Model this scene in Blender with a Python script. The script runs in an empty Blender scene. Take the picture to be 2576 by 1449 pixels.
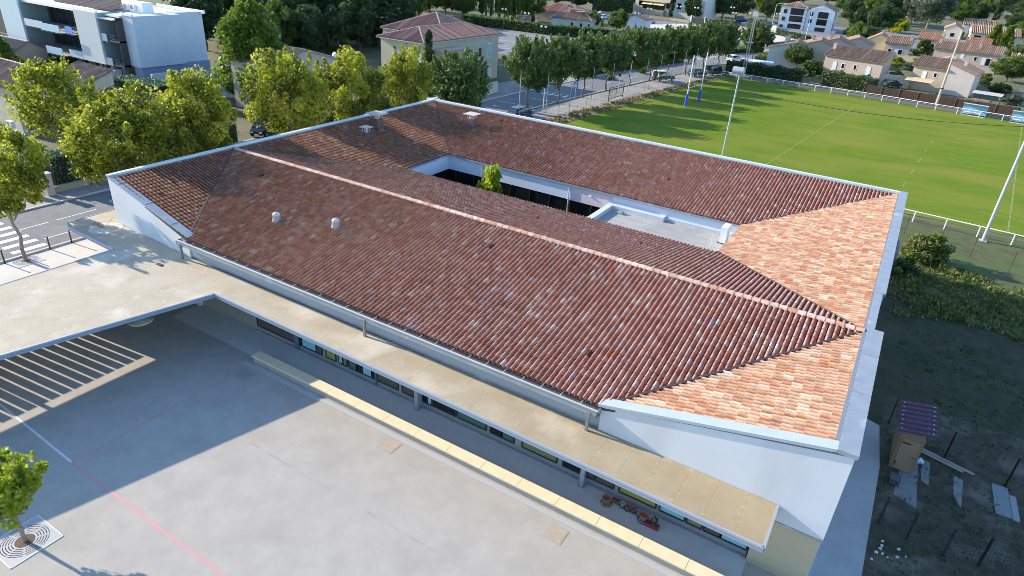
import bpy, math, random
import numpy as np
from mathutils import Vector, Matrix
random.seed(7)
C = bpy.data.collections.new('Scene'); sc = bpy.context.scene
sc.collection.children.link(C)
R = math.radians

# ---------------------------------------------------------------- camera
PITCH, ROLL, YAW = 0.4799, 0.0669, -0.5199
CAM = Vector((42.775, -21.332, 21.181)); FOC = 1639.2      # focal length for a 2576 px wide frame
_f = Vector((math.sin(YAW)*math.cos(PITCH), math.cos(YAW)*math.cos(PITCH), -math.sin(PITCH)))
_r0 = Vector((math.cos(YAW), -math.sin(YAW), 0)); _u0 = _r0.cross(_f)
_r = math.cos(ROLL)*_r0 + math.sin(ROLL)*_u0; _u = -math.sin(ROLL)*_r0 + math.cos(ROLL)*_u0
cd = bpy.data.cameras.new('camera'); cam = bpy.data.objects.new('camera', cd); C.objects.link(cam)
cam.matrix_world = Matrix(((_r.x,_u.x,-_f.x,CAM.x),(_r.y,_u.y,-_f.y,CAM.y),(_r.z,_u.z,-_f.z,CAM.z),(0,0,0,1)))
cd.sensor_width = 36; cd.lens = 36*FOC/2576; cd.clip_end = 5000; sc.camera = cam

# ---------------------------------------------------------------- light
EL, AZ = R(22.0), R(6.5)          # sun stands to the west (-X), a little south (-Y)
w = bpy.data.worlds.new("World"); sc.world = w; w.use_nodes = True
nt = w.node_tree; nt.nodes.clear()
sky = nt.nodes.new('ShaderNodeTexSky'); sky.sky_type = 'NISHITA'; sky.sun_disc = False
sky.ozone_density = 4.0; sky.dust_density = .3; sky.sun_elevation = EL; sky.sun_rotation = R(270) - AZ
bg = nt.nodes.new('ShaderNodeBackground'); bg.inputs[1].default_value = 0.15
wo = nt.nodes.new('ShaderNodeOutputWorld')
nt.links.new(sky.outputs[0], bg.inputs[0]); nt.links.new(bg.outputs[0], wo.inputs[0])
sd = bpy.data.lights.new('sun', 'SUN'); sd.energy = 3.7; sd.angle = R(0.5); sd.color = (1.0, 0.875, 0.70)
so = bpy.data.objects.new('sun', sd); C.objects.link(so)
sdir = Vector((-math.cos(EL)*math.cos(AZ), -math.cos(EL)*math.sin(AZ), math.sin(EL)))
so.rotation_euler = sdir.to_track_quat('Z', 'Y').to_euler(); so.location = (0, 0, 80)
sc.render.engine = 'CYCLES'; sc.cycles.filter_width = .85
sc.view_settings.view_transform = 'Standard'; sc.view_settings.look = 'None'
sc.view_settings.exposure = 1.38; sc.view_settings.gamma = 1.0

# ---------------------------------------------------------------- helpers
def pix(px, py, z=0.0):
    """point of the plane at height z that the survey ray (px, py) of the drone meets"""
    d = _f + _r*((px-1288)/FOC) - _u*((py-724.5)/FOC)
    t = (z-CAM.z)/d.z
    return CAM + d*t
def pixy(px, py, Y):
    d = _f + _r*((px-1288)/FOC) - _u*((py-724.5)/FOC)
    return CAM + d*((Y-CAM.y)/d.y)

MATS = {}
def mat(name, col, rough=0.8, col2=None, scale=3.0, detail=4.0, lo=.35, hi=.65, metal=0.0, bump=0.0, bscale=None,
        col3=None, scale3=.2, lo3=.5, hi3=.7, spec=None, stretch=None):
    if name in MATS: return MATS[name]
    m = bpy.data.materials.new(name); m.use_nodes = True; n = m.node_tree.nodes; l = m.node_tree.links
    b = n['Principled BSDF']; b.inputs['Roughness'].default_value = rough; b.inputs['Metallic'].default_value = metal
    if spec is not None: b.inputs['Specular IOR Level'].default_value = spec
    b.inputs['Base Color'].default_value = (*col, 1)
    if col2 or bump:
        g = n.new('ShaderNodeNewGeometry'); src = g.outputs['Position']
        if stretch:
            mp = n.new('ShaderNodeMapping'); mp.inputs['Scale'].default_value = stretch
            l.new(src, mp.inputs['Vector']); src = mp.outputs[0]
    if col2:
        no = n.new('ShaderNodeTexNoise'); no.inputs['Scale'].default_value = scale; no.inputs['Detail'].default_value = detail
        no.inputs['Roughness'].default_value = .65
        l.new(src, no.inputs['Vector'])
        rp = n.new('ShaderNodeValToRGB'); rp.color_ramp.elements[0].position = lo; rp.color_ramp.elements[1].position = hi
        rp.color_ramp.elements[0].color = (*col, 1); rp.color_ramp.elements[1].color = (*col2, 1)
        l.new(no.outputs['Fac'], rp.inputs['Fac']); out = rp.outputs[0]
        if col3:
            n3 = n.new('ShaderNodeTexNoise'); n3.inputs['Scale'].default_value = scale3; n3.inputs['Detail'].default_value = 6
            l.new(src, n3.inputs['Vector'])
            r3 = n.new('ShaderNodeMapRange'); r3.inputs['From Min'].default_value = lo3; r3.inputs['From Max'].default_value = hi3
            l.new(n3.outputs['Fac'], r3.inputs['Value'])
            mx = n.new('ShaderNodeMix'); mx.data_type = 'RGBA'
            l.new(r3.outputs[0], mx.inputs['Factor']); l.new(out, mx.inputs['A']); mx.inputs['B'].default_value = (*col3, 1)
            out = mx.outputs['Result']
        l.new(out, b.inputs['Base Color'])
    if bump:
        nb = n.new('ShaderNodeTexNoise'); nb.inputs['Scale'].default_value = bscale or scale*4; nb.inputs['Detail'].default_value = 5
        l.new(src, nb.inputs['Vector'])
        bp = n.new('ShaderNodeBump'); bp.inputs['Strength'].default_value = bump; bp.inputs['Distance'].default_value = .05
        l.new(nb.outputs['Fac'], bp.inputs['Height']); l.new(bp.outputs[0], b.inputs['Normal'])
    MATS[name] = m; return m

def leafmat(name, stops, trans=.35):
    m = bpy.data.materials.new(name); m.use_nodes = True; n = m.node_tree.nodes; l = m.node_tree.links; n.clear()
    at = n.new('ShaderNodeAttribute'); at.attribute_name = 'tone'
    rp = n.new('ShaderNodeValToRGB'); cr = rp.color_ramp
    cr.elements[0].position = 0; cr.elements[0].color = (*stops[0], 1)
    cr.elements[1].position = 1; cr.elements[1].color = (*stops[-1], 1)
    for i, s in enumerate(stops[1:-1]):
        e = cr.elements.new((i+1)/(len(stops)-1)); e.color = (*s, 1)
    d = n.new('ShaderNodeBsdfPrincipled'); d.inputs['Roughness'].default_value = .55; d.inputs['Specular IOR Level'].default_value = .35
    t = n.new('ShaderNodeBsdfTranslucent')
    mt = n.new('ShaderNodeMixRGB'); mt.blend_type = 'MULTIPLY'; mt.inputs[0].default_value = 1; mt.inputs[2].default_value = (1.1, 1.25, .6, 1)
    mx = n.new('ShaderNodeMixShader'); mx.inputs[0].default_value = trans
    o = n.new('ShaderNodeOutputMaterial')
    l.new(at.outputs['Fac'], rp.inputs[0]); l.new(rp.outputs[0], d.inputs['Base Color']); l.new(rp.outputs[0], mt.inputs[1])
    l.new(mt.outputs[0], t.inputs['Color']); l.new(d.outputs[0], mx.inputs[1]); l.new(t.outputs[0], mx.inputs[2]); l.new(mx.outputs[0], o.inputs[0])
    MATS[name] = m; return m

ORG = {}
def tag(o, label=None, cat=None, group=None, kind=None):
    if label: o['label'] = label
    if cat: o['category'] = cat
    if group: o['group'] = group
    if kind: o['kind'] = kind
    return o
def thing(name, label, cat, loc=(0,0,0), rz=0.0, group=None):
    e = bpy.data.objects.new(name, None); C.objects.link(e); e.location = loc; e.rotation_euler = (0,0,rz)
    e.empty_display_size = .3
    ORG[e.name] = Vector(loc); return tag(e, label, cat, group)
def dup(root, loc=None, rz=None, label=None, group=None, scale=None):
    r = root.copy(); C.objects.link(r)
    if loc is not None: r.location = loc
    if rz is not None: r.rotation_euler = (0,0,rz)
    if scale is not None: r.scale = scale
    if label: r['label'] = label
    if group: r['group'] = group
    for ch in list(root.children):
        c = ch.copy(); C.objects.link(c); c.parent = r
        for g in list(ch.children):
            d = g.copy(); C.objects.link(d); d.parent = c
    return r

class MB:
    def __init__(s): s.v = []; s.f = []; s.t = []
    def add(s, vs, fs, tone=None):
        b = len(s.v); s.v += [tuple(x) for x in vs]; s.f += [tuple(i+b for i in f) for f in fs]
        s.t += [random.random() if tone is None else tone]*len(fs); return s
    def box(s, x0, x1, y0, y1, z0, z1, tone=None):
        return s.add([(x0,y0,z0),(x1,y0,z0),(x1,y1,z0),(x0,y1,z0),(x0,y0,z1),(x1,y0,z1),(x1,y1,z1),(x0,y1,z1)],
                     [(0,3,2,1),(4,5,6,7),(0,1,5,4),(1,2,6,5),(2,3,7,6),(3,0,4,7)], tone)
    def bar(s, a, b, wd, h=None, up=(0,0,1)):
        a = Vector(a); b = Vector(b); h = h or wd; d = (b-a).normalized(); u = Vector(up)
        if abs(d.dot(u)) > .95: u = Vector((1,0,0))
        r = d.cross(u).normalized()*wd/2; u = r.cross(d).normalized()*h/2
        p = [a-r-u, a+r-u, a+r+u, a-r+u, b-r-u, b+r-u, b+r+u, b-r+u]
        return s.add(p, [(0,3,2,1),(4,5,6,7),(0,1,5,4),(1,2,6,5),(2,3,7,6),(3,0,4,7)])
    def cyl(s, a, b, r0, r1=None, n=10, caps=True):
        a = Vector(a); b = Vector(b); r1 = r0 if r1 is None else r1; d = (b-a).normalized()
        u = Vector((0,0,1)) if abs(d.z) < .9 else Vector((1,0,0)); x = d.cross(u).normalized(); y = d.cross(x)
        vs = []
        for c_, rr in ((a, r0), (b, r1)):
            for i in range(n):
                t = 2*math.pi*i/n; vs.append(c_ + x*math.cos(t)*rr + y*math.sin(t)*rr)
        fs = [(i, (i+1) % n, n+(i+1) % n, n+i) for i in range(n)]
        if caps: fs += [tuple(range(n))[::-1], tuple(range(n, 2*n))]
        return s.add(vs, fs)
    def lathe(s, c_, prof, n=16, tone=None):
        vs = []; m = len(prof)
        for r_, z in prof:
            for i in range(n):
                t = 2*math.pi*i/n; vs.append((c_[0]+r_*math.cos(t), c_[1]+r_*math.sin(t), c_[2]+z))
        fs = [(j*n+i, j*n+(i+1) % n, (j+1)*n+(i+1) % n, (j+1)*n+i) for j in range(m-1) for i in range(n)]
        return s.add(vs, fs, tone)
    def poly(s, pts, z=None):
        p = [(a[0], a[1], z) if z is not None else a for a in pts]
        return s.add(p, [tuple(range(len(p)))])
    def prism(s, pts, z0, z1):
        n = len(pts)
        ar = sum(pts[i][0]*pts[(i+1)%n][1]-pts[(i+1)%n][0]*pts[i][1] for i in range(n))
        if ar < 0: pts = pts[::-1]
        vs = [(a[0], a[1], z0) for a in pts] + [(a[0], a[1], z1) for a in pts]
        return s.add(vs, [tuple(range(n))[::-1], tuple(range(n, 2*n))] + [(i, (i+1) % n, n+(i+1) % n, n+i) for i in range(n)])
    def thick(s, pts, t):
        """planar polygon given a thickness t along -normal"""
        p = [Vector(a) for a in pts]; n = len(p)
        nn = (p[1]-p[0]).cross(p[2]-p[0]).normalized()
        if nn.z < 0 or (abs(nn.z) < 1e-4 and nn.y > 0): p = p[::-1]; nn = -nn
        q = [a-nn*t for a in p]
        return s.add(p+q, [tuple(range(n)), tuple(range(n, 2*n))[::-1]] + [(i, n+i, n+(i+1) % n, (i+1) % n) for i in range(n)])
    def xf(s, M):
        s.v = [tuple(M @ Vector(a)) for a in s.v]; return s
    def build(s, name, m, parent=None, world=False, smooth=False, label=None, tone=False):
        me = bpy.data.meshes.new(name)
        o = bpy.data.objects.new(name, me); C.objects.link(o)
        vs = s.v
        if parent is not None:
            if world:
                g = ORG[parent.name]; vs = [(a[0]-g.x, a[1]-g.y, a[2]-g.z) for a in vs]
            o.parent = parent; ORG[o.name] = ORG[parent.name]
        else: ORG[o.name] = Vector((0,0,0))
        me.from_pydata(vs, [], s.f); me.materials.append(m)
        if tone:
            at = me.attributes.new('tone', 'FLOAT', 'FACE'); at.data.foreach_set('value', np.array(s.t, dtype=np.float32))
        if smooth: me.polygons.foreach_set('use_smooth', [True]*len(me.polygons))
        me.update()
        if label: o['label'] = label
        return o

def struct(name, mb, m, **k):
    o = mb.build(name, m, **k); o['kind'] = 'structure'; return o

# ---------------------------------------------------------------- materials
concrete = mat('yard_concrete', (.365,.337,.292), .9, (.425,.397,.35), 1.1, 10, .3, .7, bump=.25, bscale=50, col3=(.335,.312,.272), scale3=.45, lo3=.48, hi3=.8)
asphalt = mat('asphalt', (.13,.135,.145), .9, (.19,.195,.20), 1.2, 9, .3, .7, bump=.2, bscale=60, col3=(.24,.235,.23), scale3=.12, lo3=.5, hi3=.8)
lot_asph = mat('parking_asphalt', (.17,.17,.18), .9, (.21,.21,.215), .8, 8, .3, .7)
grass = mat('pitch_grass', (.10,.165,.013), .9, (.155,.215,.02), .45, 9, .3, .7, bump=.5, bscale=14, col3=(.20,.21,.035), scale3=.11, lo3=.42, hi3=.7, stretch=(.6,1.6,1), spec=.05)
ground_m = mat('dry_ground', (.07,.09,.03), .95, (.16,.13,.07), .25, 9, .35, .65, bump=.5, bscale=6, col3=(.09,.12,.035), scale3=.07)
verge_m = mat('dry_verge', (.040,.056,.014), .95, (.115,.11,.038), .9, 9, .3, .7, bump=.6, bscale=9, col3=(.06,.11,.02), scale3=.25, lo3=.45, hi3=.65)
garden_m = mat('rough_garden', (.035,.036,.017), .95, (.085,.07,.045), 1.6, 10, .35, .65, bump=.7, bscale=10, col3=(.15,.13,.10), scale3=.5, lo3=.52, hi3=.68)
gravel_m = mat('gravel', (.22,.20,.165), .95, (.31,.28,.24), 3, 9, .3, .7, bump=.5, bscale=20, col3=(.17,.17,.11), scale3=.35, lo3=.55, hi3=.75)
pave_l = mat('light_pavement', (.52,.49,.44), .9, (.60,.57,.51), 1.5, 8, .3, .7, col3=(.44,.41,.36), scale3=.3)
stone = mat('cream_stone', (.70,.585,.38), .8, (.77,.66,.45), 2, 6)
white = mat('white_render', (.57,.595,.615), .85, (.62,.64,.66), .5, 7, .3, .7, bump=.03, bscale=9, col3=(.52,.535,.55), scale3=.35, stretch=(1,1,.35))
white_p = mat('white_paint', (.80,.80,.80), .6)
zinc = mat('zinc', (.29,.325,.36), .5, (.36,.40,.435), 1.5, 8, .3, .7, metal=.3, col3=(.56,.585,.61), scale3=.9, lo3=.6, hi3=.75)
zincd = mat('zinc_dark', (.20,.23,.26), .5, metal=.3)
alu = mat('pale_metal', (.62,.63,.62), .4, metal=.4)
canopy_m = mat('canopy_roof', (.40,.345,.25), .9, (.48,.425,.33), .8, 9, .3, .7, bump=.12, bscale=14, col3=(.62,.565,.47), scale3=.35, lo3=.5, hi3=.7)
def add_joints(m, px=1.15, x0=.4, col=(.30,.25,.16), pale=(.66,.61,.50)):
    n = m.node_tree.nodes; l = m.node_tree.links; b = n['Principled BSDF']
    src = b.inputs['Base Color'].links[0].from_socket
    g = n.new('ShaderNodeNewGeometry'); sx = n.new('ShaderNodeSeparateXYZ'); l.new(g.outputs['Position'], sx.inputs[0])
    def mth(op, a, v2):
        q = n.new('ShaderNodeMath'); q.operation = op; l.new(a, q.inputs[0])
        if isinstance(v2, float): q.inputs[1].default_value = v2
        else: l.new(v2, q.inputs[1])
        return q.outputs[0]
    wob = n.new('ShaderNodeTexNoise'); wob.inputs['Scale'].default_value = 2.5; l.new(g.outputs['Position'], wob.inputs['Vector'])
    xx = mth('ADD', sx.outputs['X'], mth('MULTIPLY', wob.outputs['Fac'], .05))
    fr = mth('FRACT', mth('DIVIDE', mth('SUBTRACT', xx, x0-20*px), float(px)), 1.0)
    d = mth('ABSOLUTE', mth('SUBTRACT', fr, .5), 0.0)          # .5 at the joint
    line = mth('GREATER_THAN', d, .5-.016)
    near = mth('GREATER_THAN', d, .5-.075)
    n2 = n.new('ShaderNodeTexNoise'); n2.inputs['Scale'].default_value = 5.0; n2.inputs['Detail'].default_value = 4; l.new(g.outputs['Position'], n2.inputs['Vector'])
    sp = mth('MULTIPLY', near, mth('GREATER_THAN', n2.outputs['Fac'], .585))
    m1 = n.new('ShaderNodeMix'); m1.data_type = 'RGBA'; l.new(mth('MULTIPLY', line, .40), m1.inputs['Factor']); l.new(src, m1.inputs['A']); m1.inputs['B'].default_value = (*col, 1)
    m2 = n.new('ShaderNodeMix'); m2.data_type = 'RGBA'; l.new(mth('MULTIPLY', sp, .38), m2.inputs['Factor']); l.new(m1.outputs['Result'], m2.inputs['A']); m2.inputs['B'].default_value = (*pale, 1)
    l.new(m2.outputs['Result'], b.inputs['Base Color'])
add_joints(canopy_m)
def lichen(m, x0, x1, col):
    n = m.node_tree.nodes; l = m.node_tree.links; b = n['Principled BSDF']; src = b.inputs['Base Color'].links[0].from_socket
    g = n.new('ShaderNodeNewGeometry'); sx = n.new('ShaderNodeSeparateXYZ'); l.new(g.outputs['Position'], sx.inputs[0])
    no = n.new('ShaderNodeTexNoise'); no.inputs['Scale'].default_value = .6; no.inputs['Detail'].default_value = 8; l.new(g.outputs['Position'], no.inputs['Vector'])
    ad = n.new('ShaderNodeMath'); ad.operation = 'MULTIPLY_ADD'; ad.inputs[1].default_value = 14; l.new(no.outputs['Fac'], ad.inputs[0]); l.new(sx.outputs['X'], ad.inputs[2])
    mr = n.new('ShaderNodeMapRange'); mr.inputs['From Min'].default_value = x0; mr.inputs['From Max'].default_value = x1; l.new(ad.outputs[0], mr.inputs['Value'])
    mx = n.new('ShaderNodeMixRGB'); mx.blend_type = 'MULTIPLY'; l.new(mr.outputs[0], mx.inputs[0]); l.new(src, mx.inputs[1]); mx.inputs[2].default_value = (*col, 1); l.new(mx.outputs[0], b.inputs['Base Color'])
lichen(canopy_m, 14, 52, (.76,.68,.52))
canopy_y = mat('canopy_roof_lichen', (.44,.36,.21), .9, (.53,.45,.29), .8, 9, .3, .7, bump=.12, bscale=14, col3=(.60,.54,.42), scale3=.45, lo3=.55, hi3=.75)
soffit = mat('soffit', (.50,.50,.48), .9)
tan_w = mat('tan_cladding', (.42,.36,.23), .8, (.49,.42,.28), 1, 6, .35, .65, stretch=(.3,.3,40))
darkwin = mat('dark_glass', (.012,.014,.014), .12, spec=.6)
bluebl = mat('blue_blind', (.26,.50,.53), .35); olive = mat('olive_blind', (.20,.21,.09), .35)
yelbl = mat('yellow_blind', (.33,.27,.07), .35); brownbl = mat('brown_panel', (.11,.085,.06), .4); greenbl = mat('green_panel', (.07,.14,.10), .35)
framem = mat('dark_frame', (.035,.035,.04), .5)
flatroof = mat('grey_membrane', (.33,.33,.31), .9, (.39,.385,.36), 1.5, 8, .3, .7, col3=(.29,.29,.28), scale3=.4)
beige = mat('beige_render', (.44,.355,.26), .9, (.50,.41,.31), .6, 6, .3, .7)
pinkb = mat('pinkish_render', (.46,.36,.285), .9, (.52,.42,.34), .6, 6, .3, .7)
yellow_r = mat('yellow_render', (.47,.42,.29), .9, (.52,.47,.34), .5, 6, .3, .7)
cream_r = mat('cream_render', (.60,.54,.43), .9, (.66,.60,.49), .5, 6, .3, .7)
grey_r = mat('grey_render', (.45,.44,.42), .9, (.52,.51,.48), .5, 6, .3, .7)
blue_r = mat('blue_grey_panel', (.22,.28,.42), .8); lightpan = mat('pale_panel', (.46,.54,.60), .7, (.51,.585,.64), .4, 5)
bluepan = mat('blue_panel', (.12,.28,.72), .6); yelpan = mat('yellow_panel', (.55,.47,.08), .6); redpan = mat('red_panel', (.45,.05,.06), .6)
bark = mat('bark', (.20,.16,.115), .9, (.33,.28,.21), 4, 6, .35, .65)
barkd = mat('dark_bark', (.10,.08,.06), .9, (.17,.14,.105), 4, 6)
steel_d = mat('dark_steel', (.045,.045,.05), .5, metal=.4); galv = mat('galvanised', (.45,.46,.46), .45, metal=.5)
woodm = mat('shed_wood', (.20,.13,.08), .8, (.27,.185,.11), 2, 6, stretch=(1,1,14)); plank = mat('grey_plank', (.33,.28,.23), .9)
purple = mat('purple_sheet', (.085,.028,.055), .6)
terra = mat('terracotta_pot', (.33,.15,.10), .85); redpl = mat('red_plastic', (.45,.05,.08), .5)
glassm = mat('car_glass', (.02,.025,.03), .08, spec=.8); tyre = mat('tyre', (.02,.02,.02), .9); rimm = mat('rim', (.4,.4,.42), .35, metal=.6)
redline = mat('red_line', (.60,.29,.28), .85, (.50,.30,.28), 2.5, 6, .35, .65); whiteline = mat('white_line', (.70,.70,.70), .85, (.55,.55,.54), 5, 6, .4, .8)
grassline = mat('grass_line', (.22,.29,.09), .9, (.13,.20,.025), 1.2, 5, .42, .6)
bluepad = mat('blue_pad', (.03,.08,.50), .6)

def tilemat(name, stops, dark=None, rough=.8):
    m = bpy.data.materials.new(name); m.use_nodes = True; n = m.node_tree.nodes; l = m.node_tree.links
    b = n['Principled BSDF']; b.inputs['Roughness'].default_value = rough; b.inputs['Specular IOR Level'].default_value = .12
    at = n.new('ShaderNodeAttribute'); at.attribute_name = 'tone'
    rp = n.new('ShaderNodeValToRGB'); cr = rp.color_ramp; cr.interpolation = 'CONSTANT'
    cr.elements[0].position = 0; cr.elements[0].color = (*stops[0][1], 1); cr.elements[1].position = stops[1][0]; cr.elements[1].color = (*stops[1][1], 1)
    for p, c_ in stops[2:]:
        e = cr.elements.new(p); e.color = (*c_, 1)
    l.new(at.outputs['Fac'], rp.inputs[0])
    g = n.new('ShaderNodeNewGeometry'); no = n.new('ShaderNodeTexNoise'); no.inputs['Scale'].default_value = 3.0; no.inputs['Detail'].default_value = 8
    l.new(g.outputs['Position'], no.inputs['Vector'])
    mr = n.new('ShaderNodeMapRange'); mr.inputs['From Min'].default_value = .3; mr.inputs['From Max'].default_value = .7
    mr.inputs['To Min'].default_value = .72; mr.inputs['To Max'].default_value = 1.15; l.new(no.outputs['Fac'], mr.inputs['Value'])
    mx = n.new('ShaderNodeMixRGB'); mx.blend_type = 'MULTIPLY'; mx.inputs[0].default_value = 1
    l.new(rp.outputs[0], mx.inputs[1]); l.new(mr.outputs[0], mx.inputs[2]); out = mx.outputs[0]
    if dark:   # lichen and soot gathered on the older western tiles
        sx = n.new('ShaderNodeSeparateXYZ'); l.new(g.outputs['Position'], sx.inputs[0])
        n2 = n.new('ShaderNodeTexNoise'); n2.inputs['Scale'].default_value = .25; n2.inputs['Detail'].default_value = 5; l.new(g.outputs['Position'], n2.inputs['Vector'])
        ad = n.new('ShaderNodeMath'); ad.operation = 'MULTIPLY_ADD'; ad.inputs[1].default_value = 16; l.new(n2.outputs['Fac'], ad.inputs[0]); l.new(sx.outputs['X'], ad.inputs[2])
        m2 = n.new('ShaderNodeMapRange'); m2.inputs['From Min'].default_value = 16; m2.inputs['From Max'].default_value = 46
        m2.inputs['To Min'].default_value = 1; m2.inputs['To Max'].default_value = 0; l.new(ad.outputs[0], m2.inputs['Value'])
        x2 = n.new('ShaderNodeMixRGB'); x2.blend_type = 'MULTIPLY'; l.new(m2.outputs[0], x2.inputs[0]); l.new(out, x2.inputs[1]); x2.inputs[2].default_value = (*dark, 1)
        out = x2.outputs[0]
    l.new(out, b.inputs['Base Color']); MATS[name] = m; return m
TILE = tilemat('clay_tiles', [(0,(.095,.034,.024)),(.06,(.12,.044,.03)),(.12,(.42,.19,.13)),(.30,(.45,.215,.15)),(.55,(.49,.25,.18)),(.76,(.52,.295,.22)),(.93,(.46,.32,.30)),(.96,(.60,.47,.38)),(.985,(.46,.17,.09))], dark=(.58,.55,.46))  # lowest stops carry the channel shade, painted as dark red-brown
TILE_R = tilemat('pale_clay_tiles', [(0,(.38,.19,.11)),(.06,(.43,.23,.14)),(.12,(.48,.25,.15)),(.3,(.53,.31,.20)),(.5,(.56,.36,.24)),(.72,(.61,.43,.29)),(.90,(.68,.54,.40)),(.95,(.50,.23,.13))])
TILE_B = tilemat('old_roof_tiles', [(0,(.115,.065,.045)),(.12,(.30,.195,.14)),(.35,(.35,.235,.165)),(.65,(.40,.28,.20)),(.88,(.44,.33,.25))])
TILE_P = tilemat('pink_roof_tiles', [(0,(.13,.06,.045)),(.12,(.32,.17,.135)),(.35,(.36,.20,.155)),(.65,(.41,.25,.20)),(.88,(.46,.31,.25))])
TILE_O = tilemat('orange_roof_tiles', [(0,(.17,.07,.04)),(.12,(.42,.21,.13)),(.35,(.46,.25,.16)),(.65,(.51,.30,.20)),(.88,(.56,.37,.26))])

# ---------------------------------------------------------------- roof tiles
PROF_HI = [(0,0),(.035,.040),(.10,.062),(.19,.074),(.29,.077),(.38,.071),(.46,.056),(.52,.032),(.56,-.004),(.78,-.030),(1,0)]
PROF_LO = [(0,0),(.15,.06),(.31,.08),(.47,.06),(.62,0),(1,0)]
def tiled(name, pts, m, parent, pitch=.256, length=.40, prof=PROF_HI, lift=.045, tonef=None, amp=1.0, over=0.0, world=True):
    """clay tiles laid on the planar polygon pts, rows running level"""
    P = [Vector(p) for p in pts]; O = min(P, key=lambda p: p.z)
    N = (P[1]-P[0]).cross(P[2]-P[0]).normalized()
    if N.z < 0: N = -N
    U = Vector((0,0,1)).cross(N).normalized(); V = N.cross(U)
    q = [((p-O).dot(U), (p-O).dot(V)) for p in P]
    umin = min(a for a, b in q); umax = max(a for a, b in q); n = len(q)
    def rng(u):
        vs = []
        for i in range(n):
            (a, b), (c_, d) = q[i], q[(i+1) % n]
            if abs(a-c_) < 1e-6: continue
            if min(a, c_)-1e-6 <= u <= max(a, c_)+1e-6: vs.append(b+(d-b)*(u-a)/(c_-a))
        return (min(vs), max(vs)) if vs else (0, 0)
    rnd = random.Random(int(abs(O.x*10)+abs(O.y*7))+len(q))
    V_ = []; F_ = []; T_ = []
    nc = int((umax-umin)/pitch)+1
    for k in range(nc):
        us = [min(umax-1e-4, max(umin+1e-4, umin+(k+a)*pitch)) for a, h in prof]
        hs = [h*amp for a, h in prof]; rg = [rng(u) for u in us]
        j0 = int(math.floor(min(r[0] for r in rg)/length)); j1 = int(math.ceil(max(r[1] for r in rg)/length))
        for j in range(j0, j1):
            t1 = .12+.88*rnd.random(); t2 = .12*rnd.random() if rnd.random() < .95 else .12+.5*rnd.random()  # channel pieces draw the darkest stops: shade between covers put into colour
            if tonef: t1 = tonef(t1); t2 = tonef(t2)
            jit = rnd.uniform(-.006, .006)
            for i in range(len(prof)-1):
                if us[i+1]-us[i] < 1e-3: continue
                row = []
                for ii in (i, i+1):
                    lo = max(rg[ii][0]-(over if j == j0 else 0), j*length); hi = min(rg[ii][1], (j+1)*length)
                    row.append((lo, max(lo, hi)))
                if row[0][1]-row[0][0] < 1e-4 and row[1][1]-row[1][0] < 1e-4: continue
                b = len(V_)
                for ii, (lo, hi) in zip((i, i+1), row):
                    base = O+U*us[ii]
                    l0 = lift*(1-(lo-j*length)/length); l1 = lift*(1-(hi-j*length)/length)
                    V_.append(base+V*lo+N*(hs[ii]+l0+jit)); V_.append(base+V*hi+N*(hs[ii]+l1+jit))
                    V_.append(base+V*lo+N*(hs[ii]-.03))
                F_ += [(b, b+3, b+4, b+1), (b+2, b+5, b+3, b)]
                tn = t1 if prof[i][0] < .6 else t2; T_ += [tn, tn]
    mb = MB(); mb.v = [tuple(a) for a in V_]; mb.f = F_; mb.t = T_
    return mb.build(name, m, parent, world=world and parent is not None, tone=True)

# ---------------------------------------------------------------- vegetation
LEAF = {
 'plane': leafmat('leaf_plane', [(.05,.065,.008),(.12,.14,.014),(.22,.24,.022),(.34,.34,.03),(.46,.44,.07)], .42),
 'row':   leafmat('leaf_row', [(0.0362, 0.0653, 0.0174), (0.058, 0.1015, 0.0261), (0.0943, 0.1522, 0.0406), (0.145, 0.203, 0.058), (0.203, 0.2465, 0.1015)], .3),
 'young': leafmat('leaf_young', [(.13,.17,.01),(.22,.27,.015),(.33,.37,.03),(.42,.45,.07)], .45),
 'pine':  leafmat('leaf_pine', [(.07,.12,.018),(.12,.19,.025),(.18,.255,.035),(.25,.32,.055)], .35),
 'dark':  leafmat('leaf_dark', [(0.0245, 0.049, 0.0192), (0.042, 0.0788, 0.028), (0.07, 0.1138, 0.0385), (0.1138, 0.1575, 0.0525)], .2),
 'mid':   leafmat('leaf_mid', [(0.0435, 0.0798, 0.0145), (0.0798, 0.1305, 0.0217), (0.1232, 0.1885, 0.0319), (0.1885, 0.2392, 0.058)], .3),
 'silver':leafmat('leaf_silver', [(.05,.075,.045),(.09,.12,.08),(.15,.19,.14),(.24,.28,.24)], .25),
 'hedge': leafmat('leaf_hedge', [(0.042, 0.077, 0.0168), (0.07, 0.119, 0.028), (0.112, 0.168, 0.0392), (0.168, 0.224, 0.056)], .25),
 'cypresshedge': leafmat('leaf_blue_hedge', [(0.0455, 0.0975, 0.0585), (0.078, 0.156, 0.091), (0.117, 0.221, 0.13), (0.169, 0.286, 0.169)], .2),
 'yellow':leafmat('leaf_yellow', [(.25,.26,.02),(.38,.38,.03),(.48,.47,.06)], .4),
 'weed':  leafmat('leaf_weed', [(.06,.10,.02),(.10,.15,.03),(.17,.19,.05),(.26,.22,.09)], .3),
 'dry':   leafmat('leaf_dry', [(.13,.10,.04),(.22,.16,.07),(.32,.24,.11),(.14,.16,.05)], .3),
}
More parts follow.
